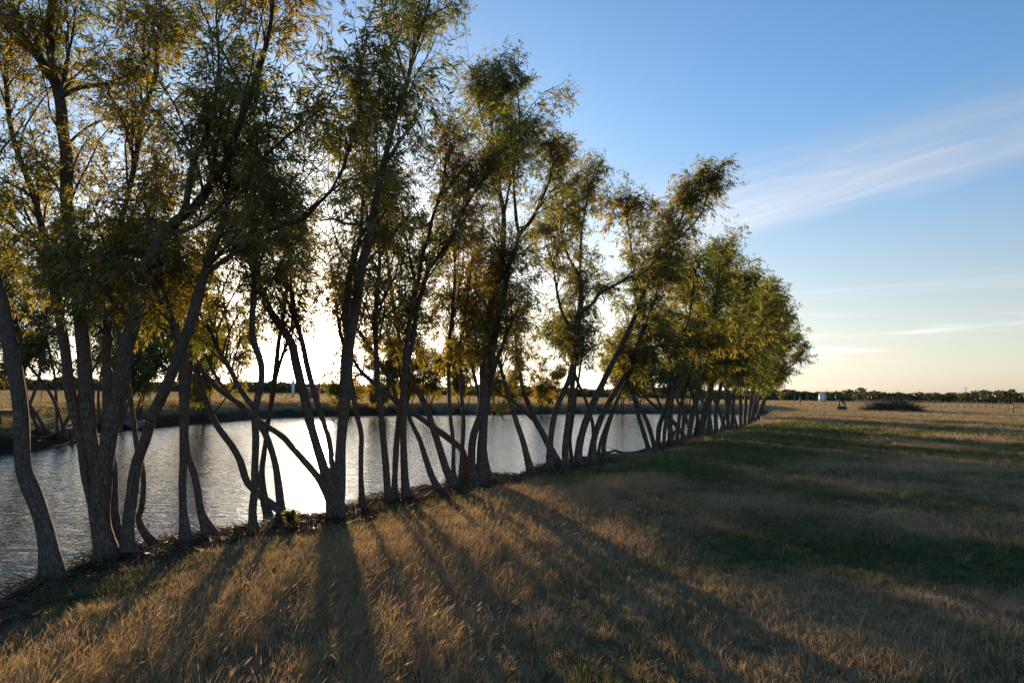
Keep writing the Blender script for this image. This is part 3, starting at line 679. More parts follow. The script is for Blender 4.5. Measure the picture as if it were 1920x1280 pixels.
T.append(dict(n='R2', stems=[
    [(1317, 819, 11), (1321, 783, 10), (1332, 747, 9), (1336, 710, 8), (1344, 682, 7), (1353, 658, 6), (1362, 625, 5), (1380, 575, 4), (1388, 520, 3)],
    [(1334, 814, 8), (1330, 783, 7), (1314, 747, 6), (1302, 715, 5), (1300, 670, 4)],
    [(1325, 817, 7), (1331, 770, 6), (1328, 730, 5), (1332, 690, 4), (1342, 640, 3)]],
    limbs=[(0, [(1340, 690, 6), (1365, 672, 5), (1395, 660, 4), (1420, 630, 3), (1432, 590, 2)])], leafy=736, dens=1.35, label='willow with three trunks in a broad V, fourth clump after the gap'))
T.append(dict(n='R3', stems=[
    [(1343, 812, 9), (1342, 771, 8), (1349, 736, 7), (1358, 691, 6), (1372, 640, 4), (1395, 580, 3), (1402, 535, 2)],
    [(1358, 807, 9), (1353, 783, 8), (1339, 747, 7), (1330, 710, 5), (1335, 650, 3)],
    [(1351, 810, 6), (1362, 770, 6), (1378, 730, 5), (1395, 690, 4), (1412, 640, 3)],
    [(1366, 805, 8), (1363, 759, 8), (1364, 724, 6), (1370, 670, 4), (1390, 610, 3), (1415, 560, 2)]],
    limbs=[], leafy=735, dens=1.35, label='four-trunk willow crowded against the far end of the row'))
T.append(dict(n='S', stems=[
    [(1373, 804, 7), (1375, 759, 7), (1378, 724, 6), (1388, 660, 4), (1420, 600, 3), (1440, 553, 2)],
    [(1389, 801, 7), (1389, 736, 6), (1396, 680, 4), (1410, 620, 3), (1425, 570, 2)],
    [(1396, 799, 7), (1400, 736, 6), (1412, 680, 4), (1440, 620, 3), (1455, 575, 2)],
    [(1382, 803, 6), (1374, 770, 5), (1362, 735, 5), (1352, 700, 3)],
    [(1407, 794, 5), (1414, 760, 5), (1424, 725, 4), (1440, 685, 3), (1458, 645, 2)],
    [(1403, 796, 6), (1410, 736, 5), (1425, 690, 3), (1450, 640, 3), (1466, 605, 2)]],
    limbs=[], leafy=735, dens=1.35, label='last but one willow thicket with many close upright stems'))
T.append(dict(n='T', stems=[
    [(1412, 787, 6), (1419, 759, 5), (1433, 724, 4), (1450, 696, 3), (1470, 660, 3), (1490, 635, 2)],
    [(1417, 787, 5), (1428, 759, 4), (1442, 729, 3), (1465, 700, 3), (1490, 680, 2), (1508, 655, 2)],
    [(1422, 785, 4), (1433, 755, 4), (1443, 730, 3), (1452, 690, 3), (1462, 640, 2)],
    [(1408, 788, 5), (1412, 750, 4), (1420, 700, 4), (1438, 650, 3), (1465, 610, 2)]],
    limbs=[], leafy=740, dens=1.3, label='low spreading willow that ends the row, branches reaching over the field'))
NL = 0
for q, t in enumerate(T):
    b = on_ground(t['stems'][0][0][0], t['stems'][0][0][1]); D = float(np.dot(b - EYE, CF))
    lod = float(np.clip(D / 10.5, 1.0, 3.2))
    nleaf = build_tree('willow_tree', t['stems'], t['limbs'], t['label'], t['leafy'], group=ROW, lod=lod, dens=t.get('dens', 1.0), Lb=t.get('Lb', 0.95 + 0.012 * D), seed=q, tint0=t.get('tint0', 0.50 if D < 20 else 0.26))
    NL += nleaf
    print('tree', t['n'], 'depth %.1f' % D, 'leaves', nleaf)

# ------------------------------------------------------------------ willows across the pond
def far_tree(bx, by, n, hpx, lean, spread, label, seed, leaf0=0.3, dens=1.1, w=0.06, tint0=0.5):
    b = on_ground(bx, by); D = float(np.dot(b - EYE, CF)); g = np.random.default_rng(seed + 500)
    H = hpx * (1.22 if bx < 300 else 1.05) / FPX * D; raw = []
    for k in range(n):
        a = g.uniform(0, 6.28); o = np.array([math.cos(a), math.sin(a), 0]) * g.uniform(0.05, 0.35)
        a = a + g.uniform(-0.5, 0.5); hd = np.array([math.cos(a) + lean, math.sin(a), 0]) * spread * g.uniform(0.5, 1.2)
        h = H * g.uniform(0.7, 1.0); pts = []
        p0 = b + o; p0[2] = float(height(p0[0], p0[1])) - 0.1
        for j, u in enumerate(np.linspace(0, 1, 6)):
            p = p0 + hd * h * (0.75 * u + 0.12 * math.sin(u * 5 + k)) + np.array([0, 0, h * (u ** 0.95)]) + g.normal(0, 0.04, 3) * (j > 0)
            pts.append([*p, w * (1 - 0.82 * u) * g.uniform(0.85, 1.15)])
        raw.append((np.array(pts), leaf0))
    print('far', bx, 'D %.1f H %.1f' % (D, H), b)
    lod = float(np.clip(D / 10.5, 1.6, 3.6))
    return build_tree('willow_tree', None, None, label, None, group='willows across the pond', lod=lod, dens=dens, Lb=1.1, seed=seed, raw=raw, tint0=tint0)
FT = [(112, 822, 6, 330, -0.3, 0.5, 'willow clump with fanned dark stems on the grassy far bank', 0.3),
      (20, 800, 4, 330, -0.2, 0.4, 'dark bushy willow set back on the far bank', 0.25),
      (196, 806, 7, 260, 0.1, 0.65, 'many-stemmed willow with criss-crossing stems on the far bank', 0.28),
      (238, 795, 4, 230, 0.3, 0.5, 'small willow beside the concrete slab', 0.3),
      (388, 783, 7, 170, 0.1, 0.6, 'round bushy willow at the far waterline with thin spread stems', 0.2),
      (708, 774, 7, 132, -0.1, 0.55, 'bushy willow with arching stems at the far waterline near the sun', 0.15),  # shifted along the shore and made taller to shade the right foreground
      (648, 777, 4, 48, 0.0, 0.7, 'knee-high willow bush on the far shore beside the bushy one', 0.1),
      (765, 771, 5, 100, 0.0, 0.45, 'pale willow on the far shore, first of the far group', 0.25),
      (805, 771, 5, 110, 0.1, 0.4, 'upright far-shore willow between two bushier ones', 0.25),
      (868, 770, 6, 125, 0.0, 0.4, 'tallest far-shore willow with straight stems', 0.25),
      (935, 770, 6, 112, 0.2, 0.5, 'far-shore willow with stems spreading low over the bank', 0.2),
      (1015, 768, 4, 75, 0.2, 0.6, 'low rounded bush alone on the far shore', 0.1),
      (1165, 768, 5, 95, 0.0, 0.4, 'short far-shore willow opposite the gap in the row', 0.25),
      (1200, 768, 5, 110, 0.0, 0.4, 'far-shore willow with bare lower stems beside a short one', 0.3),
      (1290, 767, 5, 105, 0.0, 0.4, 'far-shore willow seen through the dense end of the row', 0.3)]
for q, (bx, by, n, hp, le, sp, lb, l0) in enumerate(FT):
    NL += far_tree(bx, by, n, hp, le, sp, lb, q, l0, tint0=0.62 if bx > 300 else 0.45)
print('leaves total', NL)

# ------------------------------------------------------------------ small solid builders
def box(c, sz, rz=0.0, taper=1.0):
    x, y, z = np.asarray(sz) / 2.0
    v = np.array([(-x, -y, -z), (x, -y, -z), (x, y, -z), (-x, y, -z), (-x * taper, -y * taper, z), (x * taper, -y * taper, z), (x * taper, y * taper, z), (-x * taper, y * taper, z)])
    a, b = math.cos(rz), math.sin(rz); v = np.stack([v[:, 0] * a - v[:, 1] * b, v[:, 0] * b + v[:, 1] * a, v[:, 2]], -1)
    return v + np.asarray(c), np.array([(0, 3, 2, 1), (4, 5, 6, 7), (0, 1, 5, 4), (1, 2, 6, 5), (2, 3, 7, 6), (3, 0, 4, 7)])
def bar(p, q, w, w2=None, sides=6):
    p = np.asarray(p, float); q = np.asarray(q, float)
    V, F, _ = tubes(np.stack([p, (p + q) / 2, q])[None], np.array([[w, (w + (w2 or w)) / 2, w2 or w]]), sides)
    n = len(V); V = np.vstack([V, p, q])
    c = [(n, (j + 1) % sides, j, j) for j in range(sides)] + [(n + 1, n - sides + j, n - sides + (j + 1) % sides, n - sides + (j + 1) % sides) for j in range(sides)]
    tri = np.array([x[:3] for x in c]); return V, [F, tri]
def join(parts):
    Vs, Fs, o = [], [], 0
    for V, F in parts:
        Vs.append(V)
        for f in (F if isinstance(F, list) else [F]): Fs.append(np.asarray(f) + o)
        o += len(V)
    return np.vstack(Vs), Fs
def part(name, parts, m, root, smooth=False):
    V, F = join(parts); return mesh_np(name, V, F, m, root, np.array(root.location), smooth)
def cyl(c, r, h, sides=20, taper=1.0): return bar(np.asarray(c), np.asarray(c) + np.array([0, 0, h]), r, r * taper, sides)
RUST = simple('rusty_steel', (0.10, 0.055, 0.035), 0.8, 0.4, 6)
DARKSTEEL = simple('dark_steel', (0.035, 0.033, 0.033), 0.6, 0.3, 6)
WHITE = simple('white_paint', (0.72, 0.73, 0.75), 0.5, 0.06, 2)
WOODP = simple('weathered_wood', (0.17, 0.135, 0.105), 0.9, 0.35, 9)
CONC = simple('concrete', (0.26, 0.235, 0.205), 0.9, 0.2, 3)
BRICK = simple('red_brick', (0.28, 0.10, 0.07), 0.9, 0.2, 4)
ROOFG = simple('grey_roof', (0.12, 0.125, 0.135), 0.7, 0.15, 2)
STRAW = simple('straw_stalk', (0.25, 0.19, 0.10), 0.8, 0.25, 15)
WIRE = simple('fence_wire', (0.16, 0.14, 0.12), 0.6, 0.2, 6)
DEADW = simple('dead_wood', (0.10, 0.075, 0.058), 0.9, 0.4, 5)

# ------------------------------------------------------------------ far field: pump jack, tank, brush pile, fences, poles, buildings
def at_dist(px, D):
    p = EYE + ray(px, 745) * D; return np.array([p[0], p[1], float(height(p[0], p[1]))])
def rise(b, px, py):
    """height above the ground at b that a photo row stands for"""
    D = float(np.dot(b - EYE, CF)); return float((EYE + ray(px, py) * D)[2] - b[2])
def scale_at(b): return float(np.dot(b - EYE, CF)) / FPX       # metres per photo pixel there
b = at_dist(1542, 190); k = scale_at(b) * rise(b, 1542, 737) / scale_at(b) / 15.3; r = empty('storage_tank', b); tag(r, 'white upright storage tank at the edge of the scrub', 'tank')
part('shell', [cyl(b + [0, 0, -0.1], 5.4 * k, 14.6 * k + 0.1, 28)], WHITE, r, True)
part('roof_cone', [cyl(b + [0, 0, 14.6 * k], 5.5 * k, 0.7 * k, 28, 0.15)], WHITE, r)
part('vent_pipe', [bar(b + np.array([-1 * k, 0, 15 * k]), b + np.array([-1 * k, 0, 22 * k]), 0.16 * k)], DARKSTEEL, r)
part('ladder', [bar(b + np.array([s_ * 0.5 * k + 1.5 * k, -5.6 * k, 0]), b + np.array([s_ * 0.5 * k + 1.5 * k, -5.6 * k, 15 * k]), 0.12 * k) for s_ in (-1, 1)] +
     [bar(b + np.array([1.0 * k, -5.6 * k, z_ * k]), b + np.array([2.0 * k, -5.6 * k, z_ * k]), 0.1 * k) for z_ in range(1, 15)], DARKSTEEL, r)

b = on_ground(1577, 768); k = rise(b, 1570, 739.5) / 25.5; r = empty('pump_jack', b); tag(r, 'small dark pump jack with its horse head tipped up', 'pump jack')
X = lambda x, y, z: b + np.array([x * k, y * k, z * k])
part('base_skid', [box(X(0, s_ * 2.2, 0.5), (19 * k, 1.0 * k, 1.2 * k)) for s_ in (-1, 1)] + [box(X(x_, 0, 0.5), (0.9 * k, 5 * k, 0.8 * k)) for x_ in (-8, -3, 3, 8)], DARKSTEEL, r)
part('samson_post', [bar(X(-4.6 + q_, s_ * 1.9, 0.8), X(-3.2, s_ * 0.7, 17.5), 0.7 * k) for q_ in (-1.6, 1.8) for s_ in (-1, 1)], DARKSTEEL, r)
part('walking_beam', [bar(X(-6.5, 0, 22.5), X(7.5, 0, 10.0), 1.6 * k, 1.5 * k, 4)], DARKSTEEL, r)
hh = [(-7.5, 25.5), (-5.2, 25.2), (-4.2, 22.2), (-5.4, 18.5), (-7.2, 16.5), (-8.3, 19.0), (-8.6, 22.5)]
hh = [(-6.6 + (u_ + 6.6) * 1.3, w_) for u_, w_ in hh]
nV = len(hh); V = np.array([X(u_, s_ * 0.7, w_) for s_ in (-1, 1) for u_, w_ in hh])
mesh_np('horse_head', V, [np.array([[j, (j + 1) % nV, nV + (j + 1) % nV, nV + j] for j in range(nV)]), np.array([list(range(nV))[::-1], list(range(nV, 2 * nV))])], DARKSTEEL, r, b)
part('polished_rod', [bar(X(-8.2, 0, 0), X(-8.2, 0, 19), 0.22 * k)], WIRE, r)
part('pitman_arm', [bar(X(5.6, s_ * 1.5, 11), X(6.4, s_ * 1.5, 3.5), 0.6 * k) for s_ in (-1, 1)], RUST, r)
for s_ in (-1, 1): part('counterweight', [box(X(7.0, s_ * 2.4, 3.0), (3.6 * k, 0.9 * k, 5.2 * k), 0, 0.7)], DARKSTEEL, r)
part('gearbox', [box(X(3.6, 0, 3.2), (4.2 * k, 3.2 * k, 5.0 * k), 0, 0.75)], DARKSTEEL, r)
part('engine', [box(X(-0.4, 0, 3.4), (4.0 * k, 3.4 * k, 4.6 * k), 0, 0.85), bar(X(-0.8, 0, 5.5), X(-0.8, 0, 8.5), 0.3 * k)], RUST, r)

b = at_dist(1500, 150); k = rise(b, 1500, 742) / 11.7; r = empty('wellhead', b); tag(r, 'pale wellhead valve stack beside a leaning pole', 'wellhead')
part('casing', [cyl(b + [0, 0, -0.05], 1.3 * k, 4 * k + 0.05, 12), cyl(b + [0, 0, 4 * k], 0.8 * k, 4.5 * k, 12)], STRAW, r)
part('valve', [bar(b + np.array([-1.6 * k, 0, 5.5 * k]), b + np.array([1.6 * k, 0, 5.5 * k]), 0.9 * k)], STRAW, r)
part('valve_stem', [bar(b + np.array([0, 0, 8.3 * k]), b + np.array([0.4 * k, 0, 11.5 * k]), 0.35 * k)], STRAW, r)
part('handwheel', [cyl(b + [0.4 * k, 0, 11.3 * k], 0.9 * k, 0.4 * k, 14)], RUST, r)

def pole(px, py, top, lean, label, arm=False, dist=220):
    b = at_dist(px, dist); k = scale_at(b); r = empty('utility_pole', b); tag(r, label, 'pole', 'poles over the far field')
    h = rise(b, px, top)
    part('shaft', [bar(b + [0, 0, -0.3], b + np.array([lean * k, 0, h]), 0.75 * k, 0.5 * k, 8)], WOODP, r)
    part('insulator', [cyl(b + np.array([lean * k, 0, h]), 0.35 * k, 1.3 * k, 8)], WIRE, r)
    if arm: part('crossarm', [bar(b + np.array([(lean - 2.5) * k, 0, h - 2 * k]), b + np.array([(lean + 2.5) * k, 0, h - 2 * k]), 0.35 * k)], WOODP, r)
pole(1811, 753, 726, 0.6, 'tall wooden utility pole with a short arm beyond the straw field', True)
pole(1488, 757, 731, 3.5, 'leaning wooden pole next to the wellhead', dist=140)
pole(1513, 752, 733, 0, 'short straight pole between the wellhead and the tank', dist=210)
pole(74, 742, 700, 0.3, 'wooden pole across the pond among the dark willow stems', True)

def fence(p0, p1, n, hpx, label, wires=4):
    a = on_ground(*p0); c = on_ground(*p1); r = empty('wire_fence', a); tag(r, label, 'fence')
    g = np.random.default_rng(int(abs(p0[0]))); prev = None; tops = []
    for q in range(n):
        t = q / (n - 1); p = a * (1 - t) + c * t; p[2] = float(height(p[0], p[1])); h = 1.25 * g.uniform(0.9, 1.12)
        part('post', [bar(p + [0, 0, -0.2], p + np.array([g.normal(0, 0.05), g.normal(0, 0.05), h]), 0.06, 0.045, 6)], WOODP, r); tops.append(p)
    for w_ in range(wires):
        z = 0.3 + 0.25 * w_
        P_ = np.array([p + [0, 0, z] for p in tops]); V, F, _ = tubes(P_[None], np.full((1, len(P_)), 0.012), 4)
        mesh_np('wire', V, F, WIRE, r, a)
fence((1600, 757), (1890, 767), 30, 9, 'barbed wire fence on thin posts across the straw field behind the brush pile')
fence((-40, 747), (560, 744), 34, 9, 'thin wire fence crossing the pasture beyond the pond')

a = on_ground(1901, 774); c = on_ground(1990, 782); r = empty('corral_panel', a); tag(r, 'rusty pipe corral panel of upright rails where the wire fence ends', 'fence panel')
for q in range(16):
    p = a + (c - a) * q / 15; p[2] = float(height(p[0], p[1])); big = q % 5 == 0
    part('post' if big else 'rail', [bar(p + [0, 0, -0.15], p + [0, 0, 1.55 if big else 1.25], 0.07 if big else 0.025, None, 8)], RUST, r)
for z in (0.35, 1.2): part('top_rail' if z > 1 else 'bottom_rail', [bar(a + [0, 0, z], c + np.array([0, 0, z]), 0.03)], RUST, r)

# brush pile: heaped cut limbs
b = on_ground(1676, 770); k = scale_at(b); r = empty('brush_pile', b); tag(r, 'heap of cut brown branches lying in the straw field', 'brush pile')
g = np.random.default_rng(5); n = 900
u = g.uniform(-1, 1, n); hgt = 19 * k * (1 - np.abs(u) ** 2.2) * (0.85 + 0.2 * np.sin(u * 7))
P0 = np.stack([u * 50 * k, g.normal(0, 11 * k, n) * (1 - 0.5 * u ** 2), g.uniform(0.02, 1, n) ** 0.8 * hgt], -1) + b
dv = norm(np.stack([g.normal(0, 1, n), g.normal(0, 0.7, n), g.normal(0.15, 0.35, n)], -1)); L_ = g.uniform(8, 24, n) * k
mid = P0 + dv * L_[:, None] * 0.5 + g.normal(0, 1.0 * k, (n, 3)); P2 = P0 + dv * L_[:, None] + g.normal(0, 1.2 * k, (n, 3))
PP = np.stack([P0 - dv * L_[:, None] * 0.3, mid, P2], 1); PP[:, :, 2] = np.maximum(PP[:, :, 2], b[2] + 0.03)
V, F, _ = tubes(PP, g.uniform(0.15, 0.6, n)[:, None] * k * np.array([1, 0.8, 0.3])[None], 4)
tag(mesh_np('brushwood', V, F, DEADW, r, b), kind='stuff')
for q, (x0, x1, z1) in enumerate([(44, 62, 12), (40, 52, 17), (-46, -58, 10), (-20, -24, 27), (12, 10, 28), (36, 47, 14)]):
    part('branch', [bar(b + np.array([x0 * k, 0, 4 * k]), b + np.array([x1 * k, -2 * k, z1 * k]), 0.5 * k, 0.15 * k, 5)], DEADW, r)

# buildings far behind
def shed(px, py, w, h, d, label, wallm, roofm, name='farm_building', dist=None, pitch=0.45):
    b = on_ground(px, py) if dist is None else np.array([*(EYE + ray(px, py) * dist)[:2], 0.0])
    if dist is not None: b[2] = float(height(b[0], b[1]))
    k = scale_at(b); r = empty(name, b); tag(r, label, 'building'); W, H, Dp = w * k, h * k, d * k
    part('wall', [box(b + np.array([0, 0, H / 2 - 0.1]), (W, Dp, H + 0.2))], wallm, r)
    e = 0.06 * W; rh = pitch * Dp
    V = b + np.array([(-W / 2 - e, -Dp / 2 - e, H), (W / 2 + e, -Dp / 2 - e, H), (W / 2 + e, Dp / 2 + e, H), (-W / 2 - e, Dp / 2 + e, H), (-W / 2 - e, 0, H + rh), (W / 2 + e, 0, H + rh)])
    mesh_np('roof', V, [np.array([[0, 1, 5, 4], [2, 3, 4, 5], [0, 3, 2, 1]]), np.array([[1, 2, 5], [3, 0, 4]])], roofm, r, b)
    dr = part('door', [box(b + np.array([W * 0.12, -Dp / 2 - 0.03, H * 0.36]), (W * 0.18, 0.06, H * 0.72))], WOODP, r)
    for s_ in (-0.28, 0.36): part('window', [box(b + np.array([W * s_, -Dp / 2 - 0.03, H * 0.58]), (W * 0.12, 0.06, H * 0.3))], DARKSTEEL, r)
shed(584, 746, 27, 17, 18, 'small red brick shed across the pond under the sun', BRICK, ROOFG, 'brick_shed', None, 0.25)
shed(1573, 752, 13, 11, 9, 'grey roofed house showing over the scrub above the pump jack', CONC, ROOFG, 'farm_house', 390)
shed(1602, 752, 16, 11, 9, 'wide grey house roof over the scrub between tank and brush pile', CONC, ROOFG, 'farm_house', 400)
shed(1651, 752, 17, 13.5, 8, 'dark flat barn roof rising over the scrub behind the brush pile', WOODP, ROOFG, 'barn', 385, 0.15)
b = on_ground(549, 744); k = scale_at(b); r = empty('silo', b); tag(r, 'narrow pale silo standing near the brick shed', 'silo')
part('shell', [cyl(b + [0, 0, -0.1], 2.6 * k, 32 * k, 18)], WHITE, r, True); part('cap', [cyl(b + [0, 0, 31.9 * k], 2.8 * k, 1.6 * k, 18, 0.3)], ROOFG, r)

# concrete slab and platform on the far bank
b = on_ground(248, 800); k = scale_at(b)
o = part('slab', [box(b + np.array([0, 0, -0.02]), (54 * k, 24 * k, 0.34), 0.25)], CONC, empty('concrete_landing', b))
tag(o.parent, 'low concrete landing at the far water edge', 'landing')
part('lip', [box(b + np.array([0, 0, 0.17]), (55 * k, 25 * k, 0.05), 0.25)], CONC, o.parent)
b = on_ground(16, 776); k = scale_at(b); r = empty('wooden_platform', b); tag(r, 'low dark wooden platform on the pasture across the pond', 'platform')
for q in range(6): part('plank', [box(b + np.array([0, (q - 2.5) * 0.32, 7.5 * k]), (74 * k, 0.29, 1.6 * k))], WOODP, r)
for s_ in (-1, 1):
    for e_ in (-1, 1): part('leg', [box(b + np.array([s_ * 33 * k, e_ * 0.7, 3.2 * k]), (2.2 * k, 0.12, 7.6 * k))], WOODP, r)

# scrub on the skyline, one far mass
g = np.random.default_rng(11); cent = []
for q in range(1350):
    az = g.uniform(-0.80, 0.80); dd_ = g.uniform(275, 400); x, y = math.sin(az) * dd_, math.cos(az) * dd_
    if fbm(np.array([az * 26.0]), np.array([dd_ * 0.02]), 3)[0] < 0.22: continue
    cent.append((x, y, g.uniform(2.2, 4.2), g.uniform(3.2, 4.6) * (0.75 + 0.4 * vnoise(az * 30, 3.0))))
cent = np.array(cent); per = 84; m_ = len(cent) * per
ci = np.repeat(np.arange(len(cent)), per); uz = g.uniform(0, 1, m_); an = g.uniform(0, 6.283, m_); rr = np.sqrt(g.uniform(0.15, 1, m_)) * np.sqrt(1 - uz ** 2 * 0.95)
pz = height(cent[:, 0], cent[:, 1])[ci] + uz * cent[ci, 3]
pc = np.stack([cent[ci, 0] + np.cos(an) * rr * cent[ci, 2], cent[ci, 1] + np.sin(an) * rr * cent[ci, 2], pz], -1)
a1 = norm(g.normal(size=(m_, 3))); a2 = norm(np.cross(a1, g.normal(size=(m_, 3)))); sz = g.uniform(0.35, 0.8, m_)[:, None]
V = np.stack([pc - a1 * sz, pc - a2 * sz * 0.7, pc + a1 * sz, pc + a2 * sz * 0.7], 1).reshape(-1, 3)
tint = np.clip(0.35 + 0.9 * (np.repeat(g.random(len(cent)), per) - 0.5) + g.normal(0, 0.1, m_), 0, 1)
tag(mesh_np('scrub_woodland', V, np.arange(m_ * 4).reshape(-1, 4), SCRUB, fattr={'tint': tint}), 'belt of low scrub trees along the skyline', kind='stuff')

# ------------------------------------------------------------------ fallen branch, sapling, dry weeds
zb = ZW + 0.035
pts = [np.array([*on_plane(x, y, zb + dz), zb + dz]) for x, y, dz in [(1132, 847, 0.0), (1144, 847, 0.03), (1153, 844, 0.14), (1163, 848, 0.05), (1180, 849, 0.06), (1196, 847, 0.10), (1216, 841, 0.2)]]
pts = [np.array([p[0], p[1], max(p[2], float(height(p[0], p[1])) + 0.045)]) for p in pts]
r = empty('fallen_branch', pts[3]); tag(r, 'crooked dead branch lying half in the water off the muddy spit', 'branch')
V, F, UV = tubes(catmull(np.array(pts), 26)[None], np.linspace(0.028, 0.06, 26)[None], 8); mesh_np('stem', V, F, BARK, r, pts[3], True, uv=UV)
for a_, c_ in ((2, (-0.3, 0.15, 0.14)), (4, (0.25, -0.35, 0.03)), (1, (-0.25, -0.2, 0.05))):
    part('side_twig', [bar(pts[a_], pts[a_] + np.array(c_), 0.014, 0.005, 5)], DEADW, r)
def leafy_plant(px, py, h, n, label, name, tint, seed):
    b = on_ground(px, py); g = np.random.default_rng(seed); r = empty(name, b); tag(r, label, 'plant')
    SP_ = np.zeros((1, 4, 3)); SP_[0] = b + np.array([[0, 0, -0.05], [0, 0, 0.02], [0.01, 0, 0.05], [0.01, 0, 0.1]])
    B_, R_ = children(SP_, np.full((1, 4), 0.01), np.zeros(n, int), g.uniform(0.2, 0.9, n), g.uniform(0.6, 1.0, n) * h, g.uniform(0.2, 0.7, n), 0.4, 6, 0.006, 0.25, 0.05, g)
    V, F, _ = tubes(B_, R_, 5); mesh_np('stem_cluster', V, F, TWIG, r, b, True)
    v, f, p = leaves(B_, 46, 0.10, 0.028, g, 0.2); mesh_np('foliage', v, f, LEAF, r, b, fattr={'tint': np.clip(tint + g.normal(0, 0.12, len(f)), 0, 1)})
leafy_plant(1256, 833, 0.75, 9, 'small bright green sapling at the foot of the willows past the gap', 'willow_sapling', 0.45, 1)
leafy_plant(543, 988, 0.17, 4, 'low leafy weed at the root of the sprawling willow', 'bank_weed', 0.2, 2)
leafy_plant(1308, 820, 0.4, 6, 'low green sprout between two willow trunks near the end of the row', 'bank_sprout', 0.45, 3)
def weed(px, py, n, h, label, seed):
    b = on_ground(px, py); g = np.random.default_rng(seed); r = empty('dry_weed', b); tag(r, label, 'weed')
    for q in range(n):
        o = b + np.array([g.normal(0, 0.10), g.normal(0, 0.07), -0.02]); hh_ = h * g.uniform(0.55, 1.05); tip = o + np.array([g.normal(0.02, 0.06), g.normal(0, 0.05), hh_]); md = (o + tip) / 2 + g.normal(0, 0.015, 3)
        P_ = catmull(np.array([o, md, tip]), 9); rr = np.array([2.2, 2.0, 1.9, 1.8, 1.6, 2.0, 4.2, 4.0, 1.0]) * 0.00062
        V, F, _ = tubes(P_[None], rr[None], 5); mesh_np('stalk', V, F, STRAW, r, b, True)
weed(1800, 1262, 13, 0.34, 'clump of dry spiky weed stalks standing in the short turf', 4)
weed(1875, 1275, 7, 0.26, 'smaller thin group of dry weed stalks next to the spiky clump', 6)

# ------------------------------------------------------------------ grass, instanced tufts
def tuft(n, h0, h1, rad, lean, w, k, g, seedhead=0.0, curl=0.3):
    Vs, Fs, o = [], [], 0
    for q in range(n):
        a = g.uniform(0, 6.28); p = np.array([math.cos(a), math.sin(a), 0]) * rad * math.sqrt(g.random()); h = g.uniform(h0, h1)
        out = np.array([math.cos(a), math.sin(a), 0]) * curl * g.uniform(0.3, 1.2) + np.array([lean, -0.15 * lean, 0]) * g.uniform(0.6, 1.3)
        fa = g.uniform(0, 6.28); sd_ = np.array([math.cos(fa), math.sin(fa), 0]) * w / 2 * g.uniform(0.7, 1.3); pts_ = []
        for j in range(k + 1):
            u = j / k; c = p + np.array([0, 0, h * (u - 0.18 * u * u)]) + out * h * u ** 1.7; ww = sd_ * (1 - u) ** 0.6 + sd_ * 0.06
            if seedhead and g.random() < 2: pass
            pts_ += [c - ww, c + ww]
        Vs.append(np.array(pts_)); Fs.append(np.array([[o + 2 * j, o + 2 * j + 1, o + 2 * j + 3, o + 2 * j + 2] for j in range(k)])); o += len(pts_)
        if g.random() < seedhead:
            d = norm((c - (pts_[-3] + pts_[-4]) / 2)[None])[0]; s2 = np.array([-d[1], d[0], 0.2]) * w * 1.1; up_ = d * 0.055
            for rot in (0, 1):
                s3 = s2 if rot == 0 else np.cross(d, s2)
                Vs.append(np.array([c - up_ * 0.3, c + s3 + up_ * 0.3, c + up_, c - s3 + up_ * 0.3])); Fs.append(np.array([[o, o + 1, o + 2, o + 3]])); o += 4
    return np.vstack(Vs), np.vstack(Fs)
def source(name, V, F, m):
    me = bpy.data.meshes.new(name); me.from_pydata(V.tolist(), [], F.tolist()); me.materials.append(m); return bpy.data.objects.new(name, me)
def scatter(name, src, P, rot, scl, tint, label):
    me = bpy.data.meshes.new(name); n = len(P); me.vertices.add(n); me.vertices.foreach_set('co', P.astype(np.float32).ravel())
    me.attributes.new('rot', 'FLOAT_VECTOR', 'POINT').data.foreach_set('vector', rot.astype(np.float32).ravel())
    me.attributes.new('scl', 'FLOAT', 'POINT').data.foreach_set('value', scl.astype(np.float32))
    me.attributes.new('tint', 'FLOAT', 'POINT').data.foreach_set('value', tint.astype(np.float32))
    me.update(); o = link(bpy.data.objects.new(name, me)); tag(o, label, kind='stuff')
    ng = bpy.data.node_groups.new(name, 'GeometryNodeTree')
    ng.interface.new_socket('Geometry', in_out='INPUT', socket_type='NodeSocketGeometry'); ng.interface.new_socket('Geometry', in_out='OUTPUT', socket_type='NodeSocketGeometry')
    gi = ng.nodes.new('NodeGroupInput'); go = ng.nodes.new('NodeGroupOutput'); ip = ng.nodes.new('GeometryNodeInstanceOnPoints'); oi = ng.nodes.new('GeometryNodeObjectInfo')
    oi.inputs['Object'].default_value = src; oi.inputs['As Instance'].default_value = True
    ar = ng.nodes.new('GeometryNodeInputNamedAttribute'); ar.data_type = 'FLOAT_VECTOR'; ar.inputs['Name'].default_value = 'rot'
    as_ = ng.nodes.new('GeometryNodeInputNamedAttribute'); as_.data_type = 'FLOAT'; as_.inputs['Name'].default_value = 'scl'
    L = ng.links.new
    L(gi.outputs[0], ip.inputs['Points']); L(oi.outputs['Geometry'], ip.inputs['Instance']); L(ar.outputs[0], ip.inputs['Rotation']); L(as_.outputs[0], ip.inputs['Scale']); L(ip.outputs[0], go.inputs[0])
    md = o.modifiers.new('scatter', 'NODES'); md.node_group = ng
    return o
g = np.random.default_rng(21)
TURF = [source('turf_tuft', *tuft(16, 0.035, 0.10, 0.055, 0.08, 0.0055, 3, g, 0, 0.6), GRASS) for _ in range(3)]
TALL = [source('straw_tuft', *tuft(11, 0.14, 0.36, 0.07, 0.30, 0.0040, 4, g, 0.55, 0.38), GRASS) for _ in range(3)]
